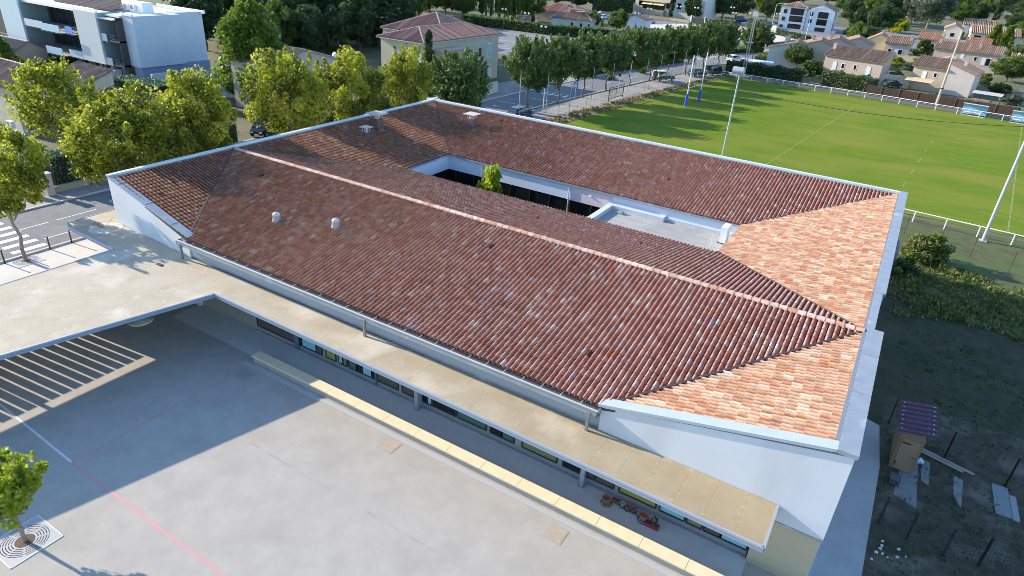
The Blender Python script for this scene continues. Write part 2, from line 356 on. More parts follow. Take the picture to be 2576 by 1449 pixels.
def leaves(name, pos, size, m, seed=0, up=.3, tone=None, parent=None, aspect=1.0, dirs=None):
    """one mesh of many small leaf faces at the points pos (n,3)"""
    rng = np.random.default_rng(seed); n = len(pos)
    nrm = rng.normal(size=(n,3)); nrm /= np.linalg.norm(nrm, axis=1)[:,None]
    nrm[:,2] = np.abs(nrm[:,2])*(1-up)+up; nrm /= np.linalg.norm(nrm, axis=1)[:,None]
    if dirs is None:
        a = rng.normal(size=(n,3))
    else: a = dirs+rng.normal(size=(n,3))*.25
    t = a-(a*nrm).sum(1)[:,None]*nrm; t /= np.linalg.norm(t, axis=1)[:,None]+1e-9
    b = np.cross(nrm, t); s = size*rng.uniform(.6, 1.35, n)[:,None]
    v = np.empty((n,4,3), dtype=np.float32)
    v[:,0] = pos-t*s*.62*aspect; v[:,1] = pos+b*s*.42-nrm*s*.1; v[:,2] = pos+t*s*.62*aspect; v[:,3] = pos-b*s*.42-nrm*s*.1
    me = bpy.data.meshes.new(name); me.vertices.add(n*4); me.vertices.foreach_set('co', v.ravel())
    me.loops.add(n*4); me.loops.foreach_set('vertex_index', np.arange(n*4, dtype=np.int32))
    me.polygons.add(n); me.polygons.foreach_set('loop_start', np.arange(0, n*4, 4, dtype=np.int32))
    try: me.polygons.foreach_set('loop_total', np.full(n, 4, dtype=np.int32))
    except Exception: pass
    me.materials.append(m); me.update(calc_edges=True)
    at = me.attributes.new('tone', 'FLOAT', 'FACE')
    tn = rng.uniform(0, 1, n) if tone is None else np.clip(tone+rng.normal(0, .13, n), 0, 1)
    at.data.foreach_set('value', tn.astype(np.float32))
    o = bpy.data.objects.new(name, me); C.objects.link(o)
    if parent is not None: o.parent = parent
    return o

def crown_pts(kind, h, wd, n, seed):
    """points, tones and leaf directions of a crown of height h, width wd whose trunk foot is the origin"""
    rng = np.random.default_rng(seed); P = []; T = []; D = []
    def clump(c_, r, k, tn, stretch=(1,1,1), d=(0,0,1)):
        q = rng.normal(size=(k,3)); q /= np.linalg.norm(q, axis=1)[:,None]; q *= (rng.uniform(.15, 1, k)**.45)[:,None]
        P.append(np.array(c_)+q*r*np.array(stretch)); T.append(np.full(k, tn)+.12*q[:,2]); D.append(np.tile(np.array(d, dtype=float), (k,1)))
    if kind in ('plane', 'row', 'broad', 'young'):
        z0 = {'plane': .36, 'row': .27, 'broad': .10, 'young': .36}[kind]*h; zc = (h+z0)/2; rz = (h-z0)/2; rx = wd/2
        m = {'plane': 95, 'row': 110, 'broad': 80, 'young': 46}[kind]
        lob = rng.normal(size=(7,3)); lob /= np.linalg.norm(lob, axis=1)[:,None]
        for i in range(m):
            d = rng.normal(size=3); d /= np.linalg.norm(d)
            rr = (.35+.65*rng.uniform()**.42)*(.82+.28*max(0, (lob@d).max()-.55)/.45)
            zz = d[2]*rr
            if kind == 'plane': tap = 1.0-.30*max(0, zz)          # pointed top
            elif kind == 'row': tap = 1.0-.12*max(0, zz)-.25*max(0, -zz)
            else: tap = 1
            c_ = (d[0]*rr*rx*tap*.90, d[1]*rr*rx*tap*.90, zc+zz*rz*.92)
            r = wd*rng.uniform(.075, .135)
            clump(c_, r, n//m, (rng.uniform(.05, .95) if kind == 'plane' else rng.uniform(.2, .8))+.10*zz, (1,1,rng.uniform(.8,1.3)))
        if kind in ('row', 'plane', 'young'):                      # shoots that stand out of the outline
            for i in range(40 if kind == 'row' else 14):
                a = rng.uniform(0, 2*np.pi); e = rng.uniform(-.2, 1.2)
                d = np.array([np.cos(a)*np.cos(e), np.sin(a)*np.cos(e), np.sin(e)])
                b = np.array([0,0,zc])+d*np.array([rx*.84, rx*.84, rz*.86])
                for s in np.linspace(0, 1, 5):
                    clump(b+(d*.5+np.array([0,0,.6]))*s*wd*(.13 if kind == 'row' else .085), wd*.035*(1.25-s*.7), max(4, n//900), rng.uniform(.5, 1), d=(d[0], d[1], 1.2))
    elif kind == 'pine':
        for i in range(85):
            z = rng.uniform(.08, 1)**.9; rad = (1-z)**.62*wd/2*rng.uniform(.45, 1.08); a = rng.uniform(0, 2*np.pi)
            clump((np.cos(a)*rad, np.sin(a)*rad, z*h*.95), wd*rng.uniform(.07, .12), n//100, rng.uniform(.15, .9), (1,1,1.5), (0,0,1))
        clump((0,0,h*.96), wd*.05, n//100, .7, (1,1,2))
    elif kind == 'cedar':
        for k in range(13):
            z = .10+.86*k/13; rad0 = (1-z)**.8*wd/2+.03*wd
            for i in range(max(4, int(11*(1-z)+3))):
                a = rng.uniform(0, 2*np.pi)
                for s in (.35, .65, .95):
                    clump((np.cos(a)*rad0*s, np.sin(a)*rad0*s, z*h-s*.03*h+rng.normal()*.01*h), wd*.055*(1.3-s*.5), max(4, n//260), rng.uniform(.1, .8), (1.2,1.2,.5), (np.cos(a), np.sin(a), -.1))
    elif kind == 'cypress':
        for i in range(60):
            z = rng.uniform(.02, .98); rad = wd/2*min(1, (1-z)*2.2+.12)*min(1, .5+z*3)*rng.uniform(.4, .85); a = rng.uniform(0, 2*np.pi)
            clump((np.cos(a)*rad, np.sin(a)*rad, z*h), wd*.17, n//60, rng.uniform(.1, .8), (1,1,2.2))
    elif kind == 'willow':
        for i in range(110):
            a = rng.uniform(0, 2*np.pi); rad = wd/2*math.sqrt(rng.uniform(.05, 1)); top = h*(1-.35*(rad/(wd/2))**2)*rng.uniform(.9, 1); ln = h*rng.uniform(.3, .65)
            k = n//110; s = rng.uniform(0, 1, k)
            p = np.stack([np.cos(a)*rad*(1+.08*s)+rng.normal(size=k)*.12, np.sin(a)*rad*(1+.08*s)+rng.normal(size=k)*.12, np.maximum(.3, top-ln*s)], 1)
            P.append(p); T.append(np.full(k, rng.uniform(.2, .9))); D.append(np.tile(np.array([0,0,-1.]), (k,1)))
    elif kind == 'shrub':
        for i in range(34):
            d = rng.normal(size=3); d[2] = abs(d[2]); d /= np.linalg.norm(d); rr = .4+.6*rng.uniform()**.5
            clump((d[0]*rr*wd*.4, d[1]*rr*wd*.4, .12*h+d[2]*rr*h*.75), wd*rng.uniform(.09, .16), n//34, rng.uniform(.1, .9), (1,1,h/wd*1.1))
    P = np.concatenate(P); T = np.concatenate(T); D = np.concatenate(D)
    P[:,2] = np.maximum(P[:,2], .04*h*rng.uniform(0, 1, len(P)))
    return P, T, D

PROTO = {}
def make_tree(key, kind, leafm, n, lsize, h, wd, trunkr, seed, barkm, lean=0.0):
    """prototype kept for later copies; each later tree is a copy of its trunk and crown"""
    P, T, D = crown_pts(kind, h, wd, n, seed)
    cr = leaves('crown', P, lsize, LEAF[leafm], seed, tone=T, aspect=1.5 if kind in ('pine','cedar','willow','cypress') else 1.15,
                dirs=D if kind in ('pine','cedar','willow','cypress','row') else None)
    rnd = random.Random(seed); t = MB()
    top = {'plane': .45, 'row': .42, 'broad': .5, 'young': .5, 'pine': .9, 'cedar': .9, 'cypress': .8, 'willow': .6, 'shrub': .3}[kind]*h
    segs = 5; prev = Vector((0,0,0)); pr = trunkr
    for i in range(1, segs+1):
        nx = Vector((rnd.uniform(-.02,.02)*h+lean*i/segs, rnd.uniform(-.02,.02)*h, top*i/segs)); nr = trunkr*(1-.55*i/segs)
        t.cyl(prev, nx, pr, nr, 8, caps=False); prev = nx; pr = nr
    if kind in ('plane', 'row', 'broad', 'young'):
        z0 = {'plane': .36, 'row': .24, 'broad': .2, 'young': .32}[kind]*h
        for i in range(9):
            a = i*2.4+rnd.uniform(-.3,.3); b = Vector((lean*.5, 0, z0+i*.022*h)); e = Vector((math.cos(a)*wd*.3, math.sin(a)*wd*.3, h*rnd.uniform(.5,.85)))
            mdl = (b+e)/2+Vector((math.cos(a)*wd*.06, math.sin(a)*wd*.06, -.03*h))
            t.cyl(b, mdl, trunkr*.45, trunkr*.28, 6, caps=False); t.cyl(mdl, e, trunkr*.28, trunkr*.08, 6, caps=False)
    tr = t.build('trunk', barkm, smooth=True)
    PROTO[key] = (cr.data, tr.data, h, wd)
    bpy.data.objects.remove(cr); bpy.data.objects.remove(tr)
def plant(name, key, label, cat, loc, h=None, wd=None, rz=0, group=None, crown='crown', stem='trunk'):
    cm, tm, h0, w0 = PROTO[key]
    e = thing(name, label, cat, loc, rz, group)
    sx = (wd or w0)/w0; e.scale = (sx, sx, (h or h0)/h0)
    for nm, me in ((stem, tm), (crown, cm)):
        o = bpy.data.objects.new(nm, me); C.objects.link(o); o.parent = e
    return e
def hedge(name, label, pts, wd, h, leafm='hedge', dens=70, lsize=.16, seed=1, group=None, kind=None, z0=0.0, cat='hedge', wob=.12):
    """clipped hedge along the line pts: a leafy skin round a dark twiggy core"""
    e = thing(name, label, cat, (pts[0][0], pts[0][1], z0), 0, group)
    rng = np.random.default_rng(seed); PP = []; core = MB()
    for a, b in zip(pts[:-1], pts[1:]):
        a = np.array(a[:2], float); b = np.array(b[:2], float); L = np.linalg.norm(b-a); d = (b-a)/L; nn = np.array([-d[1], d[0]])
        n = int(L*(2*h+wd)*dens); s = rng.uniform(0, L, n); u = rng.uniform(0, 2*h+wd, n)
        off = np.where(u < h, -wd/2, np.where(u < h+wd, u-h-wd/2, wd/2)); z = np.where(u < h, u, np.where(u < h+wd, h, 2*h+wd-u))
        bump = wob*(np.sin(s*1.7+seed)+np.sin(s*3.9+off*3)*.6)*.5
        z = z+np.where(z > h*.7, bump, 0)
        inner = rng.uniform(-.14, .06, n); off = off+np.sign(off)*inner*np.where((u < h)|(u > h+wd), 1, 0); z = z+inner*np.where((u >= h)&(u <= h+wd), 1, 0)
        xy = a+d*s[:,None]+nn*off[:,None]
        PP.append(np.stack([xy[:,0], xy[:,1], np.maximum(z, .02)], 1)+rng.normal(size=(n,3))*.05)
        q = [a-nn*(wd/2-.16), b-nn*(wd/2-.16), b+nn*(wd/2-.16), a+nn*(wd/2-.16)]
        core.prism([tuple(x) for x in q], 0.0, h-.18)
    P = np.concatenate(PP); P[:,0] -= pts[0][0]; P[:,1] -= pts[0][1]
    core.v = [(x-pts[0][0], y-pts[0][1], z) for x, y, z in core.v]
    o = leaves('foliage', P, lsize, LEAF[leafm], seed, parent=e)
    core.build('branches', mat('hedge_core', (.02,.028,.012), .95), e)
    return e

make_tree('plane_a', 'plane', 'plane', 17000, .19, 10.2, 7.6, .17, 11, bark)
make_tree('plane_b', 'plane', 'plane', 17000, .19, 10.5, 8.0, .18, 23, bark)
make_tree('plane_c', 'plane', 'plane', 6500, .24, 9.5, 8.4, .16, 35, bark)
make_tree('row_a', 'row', 'row', 11000, .26, 10, 7.2, .17, 41, barkd)
make_tree('row_b', 'row', 'row', 11000, .26, 10, 7.4, .17, 57, barkd)
make_tree('young', 'young', 'young', 5200, .15, 4.4, 3.6, .10, 61, bark)
make_tree('small_plane', 'young', 'plane', 7500, .20, 8.0, 6.0, .14, 63, bark)
make_tree('pine', 'pine', 'pine', 15000, .30, 15, 10, .3, 71, barkd)
make_tree('dark_pine', 'pine', 'dark', 12000, .38, 15, 9.5, .3, 73, barkd)
make_tree('cedar', 'cedar', 'dark', 15000, .40, 17, 11, .35, 75, barkd)
make_tree('dark_broad', 'broad', 'dark', 11000, .36, 12, 10, .3, 77, barkd)
make_tree('mid_broad', 'broad', 'mid', 11000, .34, 11, 10, .3, 79, barkd)
make_tree('silver', 'broad', 'silver', 13000, .42, 16, 16, .35, 81, bark)
make_tree('cypress', 'cypress', 'dark', 5000, .28, 12, 2.2, .15, 83, barkd)
make_tree('green_cypress', 'cypress', 'pine', 3500, .18, 3.6, 1.8, .1, 85, barkd)
make_tree('willow', 'willow', 'mid', 14000, .34, 11, 11, .3, 87, barkd)
make_tree('shrub', 'shrub', 'mid', 2600, .18, 2, 2.4, .05, 89, barkd)
make_tree('dark_shrub', 'shrub', 'hedge', 2600, .18, 2, 2.4, .05, 91, barkd)
make_tree('weed_shrub', 'shrub', 'weed', 3200, .13, 2, 2.4, .04, 93, barkd)
make_tree('yellow_shrub', 'shrub', 'yellow', 2400, .2, 2, 2.4, .05, 95, barkd)
make_tree('silver_shrub', 'shrub', 'silver', 2400, .17, 2, 2.4, .05, 97, barkd)
make_tree('bright_shrub', 'shrub', 'young', 2600, .17, 2, 2.4, .05, 99, barkd)

# ---------------------------------------------------------------- the setting: ground sheets
struct('ground', MB().add([(-900,-300,-.02),(1200,-300,-.02),(1200,2400,-.02),(-900,2400,-.02)], [(0,1,2,3)]), ground_m)
struct('grass', MB().poly([(-1.5,36),(1.1,62.8),(6.3,119.5),(6.9,123.4),(28,121.9),(60,118.6),(120,112),(120,52.0),(43,52.2),(43,36)], .004), grass)
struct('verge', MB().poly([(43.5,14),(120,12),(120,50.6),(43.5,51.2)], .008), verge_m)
struct('far_verge', MB().poly([(6.8,123.4),(28,121.9),(60,118.6),(120,112),(120,124),(60,124),(28,128),(6.8,130)], 0.0), verge_m)
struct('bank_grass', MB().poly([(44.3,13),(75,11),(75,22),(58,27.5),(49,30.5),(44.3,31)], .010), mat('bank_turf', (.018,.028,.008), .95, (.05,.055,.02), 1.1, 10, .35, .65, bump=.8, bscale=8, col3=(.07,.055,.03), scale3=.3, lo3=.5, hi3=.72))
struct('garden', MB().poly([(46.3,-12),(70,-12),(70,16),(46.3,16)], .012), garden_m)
struct('yard', MB().poly([(-1.7,-40),(45.5,-40),(45.5,-.05),(-1.7,-.05)], .0), concrete)
struct('pavement', MB().poly([(-7.3,-40),(-1.7,-40),(-1.7,-.05),(0.3,-.05),(0.3,36),(-7.3,36)], .0), pave_l)
ave_p = mat('avenue_pavement', (.27,.255,.235), .9, (.34,.325,.30), 1.2, 9, .3, .7, col3=(.20,.19,.17), scale3=.25)
struct('avenue_pavement', MB().poly([(-7.3,36),(.3,36),(-1.0,46),(1.0,62.5),(6.2,119),(8.5,136),(14,158),(28,200),(24.5,202),(11,164),(3.6,137),(-.8,110),(-3.9,80),(-5.3,62),(-7.3,40)], .0), ave_p)
struct('street', MB().poly([(-15.9,-40),(-7.3,-40),(-7.3,40),(-6.0,62),(-4.6,80),(-1.6,110),(2.8,137),(10,164),(23.5,202),(60,290),(52,293),(14,205),(1.5,166),(-5.2,139),(-9.8,112),(-12.9,80),(-13.6,62),(-15.6,30)], .008), asphalt)
struct('far_pavement', MB().poly([(-18.2,-40),(-15.9,-40),(-15.6,30),(-13.6,62),(-12.9,80),(-9.8,112),(-5.2,139),(1.5,166),(14,205),(11,206),(-2,168),(-12,140),(-17.5,112),(-20,80),(-21.5,60),(-18.2,30)], .012), ave_p)
struct('side_path', MB().poly([(44.2,-40),(46.55,-40),(46.45,2),(46.5,9),(46.2,12.6),(44.2,13.6)], .016), mat('grey_path', (.34,.34,.335), .9, (.42,.42,.41), 1.2, 8, .3, .7))
struct('gravel_strip', MB().poly([(-.6,56),(1.6,55),(3.6,75),(6.9,112),(8.2,123.6),(6.2,123.6),(4.0,105),(.4,72)], .012), gravel_m)
struct('kerb', MB().prism([(-7.3,-40),(-7.12,-40),(-7.12,40),(-5.8,62),(-4.4,80),(-1.4,110),(-1.6,110),(-4.6,80),(-6.0,62),(-7.3,40)], .0, .11)
       .prism([(-16.1,-40),(-15.9,-40),(-15.6,30),(-13.6,62),(-12.9,80),(-9.8,112),(-10,112),(-13.1,80),(-13.8,62),(-15.8,30)], 0, .12), pave_l)
# car park beyond the yellow house, boulevard and forecourts
struct('car_park', MB().poly([(-46,108),(-20,112),(-13,150),(-3,200),(-12,222),(-38,160),(-72,154),(-76,140)], .004), lot_asph)
struct('boulevard', MB().poly([(-120,205),(-80,214),(-25,216),(10,212),(30,230),(60,300),(0,300),(-24,240),(-74,233),(-120,225)], .016), lot_asph)
struct('boulevard_pavement', MB().poly([(-48,206),(-22,206),(4,190),(14,205),(2,236),(-26,240),(-40,232)], .02), pave_l)
cw = MB()
for i in range(9):
    x = -7.95-i*1.24; cw.poly([(x-.55,-3.5),(x,-3.5),(x+.05,-1.25),(x-.5,-1.25)], .014)
struct('crosswalk', cw, whiteline)
ln = MB()
for y0, y1 in ((-1.2,.9),(1.5,4.6),(6.2,8.4),(11,13.2),(16,18.2)): ln.poly([(-12.18,y0),(-12.06,y0),(-12.06,y1),(-12.18,y1)], .014)
ln.poly([(-9.2,-.9),(-9.08,-.9),(-9.08,8),(-9.2,8)], .014); ln.poly([(-9.2,50),(-8.9,50),(-8.1,60),(-8.4,60)], .014)
for k in range(4):    # cycle mark: two wheels and a frame
    pass
for cx_, cy_ in ((-12.9,6.6),(-12.9,7.7)):
    a = [i*math.pi/5 for i in range(10)]
    for i in range(10):
        p = a[i]; q = a[(i+1) % 10]
        ln.poly([(cx_+.42*math.cos(p),cy_+.42*math.sin(p)),(cx_+.42*math.cos(q),cy_+.42*math.sin(q)),(cx_+.3*math.cos(q),cy_+.3*math.sin(q)),(cx_+.3*math.cos(p),cy_+.3*math.sin(p))], .014)
ln.poly([(-12.95,6.6),(-12.85,6.6),(-12.4,7.2),(-12.5,7.2)], .0145); ln.poly([(-12.45,7.2),(-12.35,7.2),(-12.85,7.7),(-12.95,7.7)], .015)
# zig-zag ramp triangles and platform edges by the avenue crossing
for k in range(4):
    x = -10.4+k*1.25; ln.poly([(x,76.6),(x+.9,76.9),(x+.3,79.4)], .014)
ln.poly([(-9.6,72.0),(-4.9,72.6),(-4.9,72.8),(-9.6,72.2)], .014)
ln.poly([(-12.4,66),(-6.2,66.6),(-6.2,66.8),(-12.4,66.2)], .0145)
for k in range(9):
    y = 86+k*9; x = -8.4+max(0, (y-80))*.105; ln.poly([(x,y),(x+.14,y),(x+.5,y+3.2),(x+.36,y+3.2)], .014)
struct('road_marking', ln, whiteline)
pl = MB()
for k in range(26):   # bay lines of the car park
    x = -70+k*2.45
    y = 149+(x+70)*-.02
    if x < -38: pl.poly([(x,y),(x+.14,y),(x-1.2,y-5),(x-1.34,y-5)], .01)
    y = 133
    if -66 < x < -24: pl.poly([(x,y),(x+.14,y),(x-1.2,y-5),(x-1.34,y-5)], .01); pl.poly([(x+1,y-12),(x+1.14,y-12),(x-.2,y-17),(x-.34,y-17)], .01)
for k in range(10):
    x = -48+k*2.6; pl.poly([(x,205),(x+.18,205),(x-1,211),(x-1.18,211)], .022)
struct('parking_line', pl, whiteline)
# pitch lines
gl = MB()
def pline(a, b, wd=.12, dash=None):
    a = Vector((a[0],a[1],0)); b = Vector((b[0],b[1],0)); L = (b-a).length; d = (b-a)/L; n = Vector((-d.y,d.x,0))*wd/2
    s = 0
    while s < L:
        e = min(L, s+(dash[0] if dash else L)); p = a+d*s; q = a+d*e
        gl.poly([(p-n)[:2], (q-n)[:2], (q+n)[:2], (p+n)[:2]], .009); s = e+(dash[1] if dash else 1)
pline((34.6,114),(29.4,53),.13); pline((46.9,92),(44.4,60),.14, (2.6,4.2)); pline((59.5,117),(54.1,53.2),.16); pline((44.9,58.6),(47.6,58.4),.1); pline((51.5,58.9),(58,57.4),.1); pline((5.5,95.6),(14,96),.1)
struct('pitch_marking', gl, grassline)
yl = MB()
yl.poly([(15.84,-12.13),(15.96,-12.13),(15.90,-1.9),(15.78,-1.9)], .006); yl.poly([(15.84,-12.25),(45,-12.45),(45,-12.33),(15.84,-12.13)], .006)
struct('yard_red_line', yl, redline)
struct('yard_white_line', MB().poly([(3,-11.75),(15.84,-12.14),(15.84,-12.24),(3,-11.85)], .006), whiteline)
sm = MB().poly([(20.5,-6.88),(45,-7.03),(45,-7.15),(20.5,-6.98)], .005)
struct('yard_joint', sm, mat('joint', (.32,.30,.275), .9, (.42,.40,.365), 1.5, 6, .35, .7))
struct('stepping_slab', MB().poly([(47.35,9.9),(48.1,10.6),(48.15,7.0),(47.2,7.4)], .02).poly([(48.25,11),(48.6,10.9),(48.58,9.0),(48.25,9.2)], .03).poly([(49.6,10.6),(50.0,10.4),(49.9,8.2),(49.6,8.9)], .03), mat('slab_grey', (.17,.18,.18), .9, (.23,.24,.23), 2, 6))

# ---------------------------------------------------------------- the school
SCH = thing('school_building', 'white school with tiled roofs sloping to a small courtyard, parapets and a zinc gutter', 'building', (0,0,0))
A1=(.45,.05,6.56); E1=(8.3,-.45,4.62); R1=(.5,9.22,6.63); C4=(9.18,18.49,4.69); C1=(9.18,24.5,4.69); A2=(.45,33.8,6.56)
R2=(43.86,9.22,6.60); E2=(35.5,-.45,4.62); C3=(34.94,18.49,4.69); C2=(34.94,24.5,4.69); A3=(43.86,33.8,6.54); A4=(44.02,-.0,6.52)
def tone_left(t): return t*.92 if t < .95 else t
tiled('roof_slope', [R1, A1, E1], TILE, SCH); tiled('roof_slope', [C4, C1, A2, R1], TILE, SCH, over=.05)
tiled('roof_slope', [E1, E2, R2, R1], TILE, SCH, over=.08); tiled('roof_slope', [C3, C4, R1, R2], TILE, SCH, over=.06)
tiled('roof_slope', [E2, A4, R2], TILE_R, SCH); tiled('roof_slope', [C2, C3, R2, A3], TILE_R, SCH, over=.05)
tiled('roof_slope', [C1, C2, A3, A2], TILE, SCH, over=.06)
# boards under the tiles, a hand below them
u = MB()
for P in ([R1,A1,E1],[C4,C1,A2,R1],[E1,E2,R2,R1],[C3,C4,R1,R2],[E2,A4,R2],[C2,C3,R2,A3],[C1,C2,A3,A2]):
    u.thick([(a,b,c_-.07) for a,b,c_ in P], .10)
u.build('roof_deck', mat('roof_deck', (.10,.06,.05), .9), SCH)
# valley gutters and ridge caps
for a, b in ((R1,E1),(A2,C1),(R1,C4)):
    MB().bar((a[0],a[1],a[2]+.07), (b[0],b[1],b[2]+.07), .13, .08).build('valley_gutter', mat('valley', (.055,.03,.028), .8), SCH)
for a, b in ((R2,E2),(A3,C2),(R2,C3)):
    MB().bar((a[0],a[1],a[2]+.07), (b[0],b[1],b[2]+.07), .13, .10).build('valley_gutter', MATS['valley'], SCH)
rc = MB(); n = 102; rnd = random.Random(3)
for i in range(n):
    x0 = R1[0]+.1+(R2[0]-R1[0]-.1)*i/n; x1 = x0+(R2[0]-R1[0])/n+.05; tn = rnd.random(); r0, r1 = .155, .13
    vs = []
    for x, r_ in ((x0, r1), (x1, r0)):
        for k in range(9):
            t = math.pi*k/8; vs.append((x, 9.22+r_*math.cos(t)*1.1, 6.64+r_*math.sin(t)+rnd.uniform(-.003,.003)))
    rc.add(vs, [(k, k+9, k+10, k+1) for k in range(8)]+[(9,18-1,16,15,14,13,12,11,10)], tn)
RIDGE = tilemat('ridge_tiles', [(0,(.56,.38,.30)),(.35,(.62,.44,.35)),(.7,(.60,.36,.26)),(.82,(.52,.27,.18)),(.9,(.66,.50,.41))])
rc.build('ridge_cap', RIDGE, SCH, tone=True)
# walls
W_ = MB()
W_.thick([(0,0,0),(8.2,-.36,0),(8.2,-.36,4.5),(0,0,6.60)], .28)
W_.build('wall', white, SCH)
MB().box(0,.28,.3,33.98,0,6.56).build('wall', white, SCH)
MB().box(0,44.2,33.98,34.26,0,6.56).build('wall', white, SCH)
MB().box(43.95,44.60,.0,9.4,0,6.56).box(43.95,44.22,9.4,13.9,0,6.56).box(43.95,44.38,13.9,33.98,0,6.56).build('wall', white, SCH)
e = MB(); e.thick([(35.45,-.42,3.3),(42.6,-.42,3.3),(42.6,-.42,2.62),(44.60,-.42,2.62),(44.60,-.42,6.60),(35.45,-.42,4.58)], .32)
e.build('wall', white, SCH)
MB().box(42.35,44.52,-.36,0.1,0,2.62).build('lower_wall', tan_w, SCH)
MB().box(42.8,44.62,-.46,-.40,2.58,2.64).build('drip_trim', zinc, SCH)
MB().box(8.2,35.4,-.30,-.05,3.2,4.5).build('fascia', zinc, SCH)
MB().box(8.2,35.5,-.36,-.30,4.0,4.06).box(8.2,35.5,-.335,-.30,3.55,3.98).build('fascia_panel', mat('fascia_grey',(.30,.33,.37),.6), SCH)
g = MB(); g.box(7.7,35.45,-.80,-.77,4.28,4.56).box(7.7,35.45,-.77,-.38,4.28,4.31).box(7.7,7.73,-.8,-.38,4.28,4.56).box(35.42,35.45,-.8,-.38,4.28,4.56)
g.build('gutter', zinc, SCH)
g = MB().box(7.68,35.47,-.84,-.765,4.56,4.60)
for k in range(29): g.box(8.0+k*.95,8.03+k*.95,-.77,-.40,4.56,4.585)
g.build('gutter_rim', alu, SCH)
for x in (7.95, 22.6, 35.0):
    MB().box(x,x+.12,-.84,-.72,3.42,4.30).box(x-.04,x+.16,-.86,-.70,4.14,4.40).build('downpipe', mat('downpipe', (.22,.22,.21), .6), SCH)
# front wall under the canopy with its long run of panes
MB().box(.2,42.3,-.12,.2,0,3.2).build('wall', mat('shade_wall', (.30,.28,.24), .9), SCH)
runs = [(13.4,16.55,brownbl),(16.95,17.1,framem),(17.14,18.24,bluebl),(18.3,18.71,brownbl),(19.03,19.75,yelbl),(20.0,20.28,bluebl),(20.32,20.58,olive),(20.75,21.3,greenbl),(21.32,21.7,darkwin),(21.74,22.37,bluebl),
        (22.44,22.62,darkwin),(22.8,24.2,brownbl),(24.5,25.5,brownbl),(25.85,26.1,darkwin),(26.15,26.4,bluebl),(26.5,27.9,darkwin),(28.03,29.72,greenbl),(29.98,30.6,darkwin),(30.65,31.3,greenbl),(31.78,33.6,olive),(33.95,34.95,darkwin),(35.1,35.5,brownbl),(35.6,36.45,brownbl),
        (36.73,38.4,yelbl),(38.6,39.66,bluebl),(39.78,40.4,olive),(40.52,41.18,brownbl),(41.22,42.25,bluebl)]
for a, b, m in runs:
    win = MB().box(a-.03,b+.03,-.165,-.12,.32,.40).box(a-.03,b+.03,-.165,-.12,2.5,2.6).box(a-.05,a+.02,-.165,-.12,.4,2.5).box(b-.02,b+.05,-.165,-.12,.4,2.5)
    if random.random() < .5: win.box(a,b,-.155,-.12,1.02,1.07)
    o = win.build('window', framem, SCH)
    MB().box(a,b,-.14,-.118,.4,2.5).build('pane', m, o) if False else None
    p = MB().box(a+.02,b-.02,-.142,-.121,.4,2.5); q = p.build('pane', m); q.parent = o
for a, b in ((16.6,16.9),(22.66,22.76)): MB().box(a,b,-.21,-.12,0,2.6).build('door_post', mat('teal_post', (.10,.17,.18), .6), SCH)
MB().box(13.3,42.3,-.24,-.12,0,.07).build('threshold', zinc, SCH)
# copings: flat zinc strips with an inner gutter strip
cp = MB(); cp.box(-.06,.22,-.04,34.30,6.60,6.74); cp.build('coping', mat('pale_coping', (.62,.65,.68), .5, (.72,.74,.76), .8, 7, .35, .65, metal=.1), SCH)
MB().box(.22,.50,.2,33.9,6.55,6.60).build('flashing', zincd, SCH)
MB().box(-.06,44.40,34.02,34.30,6.603,6.742).build('coping', MATS['pale_coping'], SCH)
MB().box(.3,43.9,33.74,34.02,6.55,6.60).build('flashing', zincd, SCH)
k = MB().box(44.0,44.68,-.50,9.5,6.60,6.765).box(43.96,44.30,9.5,13.9,6.60,6.763).box(43.92,44.44,13.9,34.28,6.60,6.768)
for y in (3.6,6.9,13.85,17.6,21.4,25.2,29.0): k.box(43.98,44.42 if y > 9 else 44.66,y,y+.04,6.768,6.780)
k.build('coping', zinc, SCH)
MB().box(43.86,43.99,.1,33.9,6.60,6.71).build('flashing', mat('zinc_mid', (.22,.25,.29), .6, metal=.2), SCH)
def slope_cop(a, b, wd, name='coping'):
    a = Vector(a); b = Vector(b); m = MB()
    m.thick([a, b, b+Vector((0,wd,0)), a+Vector((0,wd,0))], .13)
    return m
L = slope_cop((-.05,-.06,6.745),(8.35,-.42,4.78),.50)
L.build('coping', zinc, SCH)
Rr = slope_cop((35.3,-.50,4.72),(44.0,-.50,6.737),.55); Rr.build('coping', mat('zinc_pale', (.36,.42,.47), .5, (.42,.48,.52), 1.5, 7, .3, .7, metal=.2, col3=(.55,.58,.60), scale3=1.1, lo3=.62, hi3=.75), SCH)
for t in (.16,.49,.80):
    p = Vector((-.05,-.06,6.745)).lerp(Vector((8.35,-.42,4.78)), t); MB().bar(p+Vector((0,-.01,.01)), p+Vector((0,.5,.01)), .03, .03).build('coping_joint', alu, SCH)
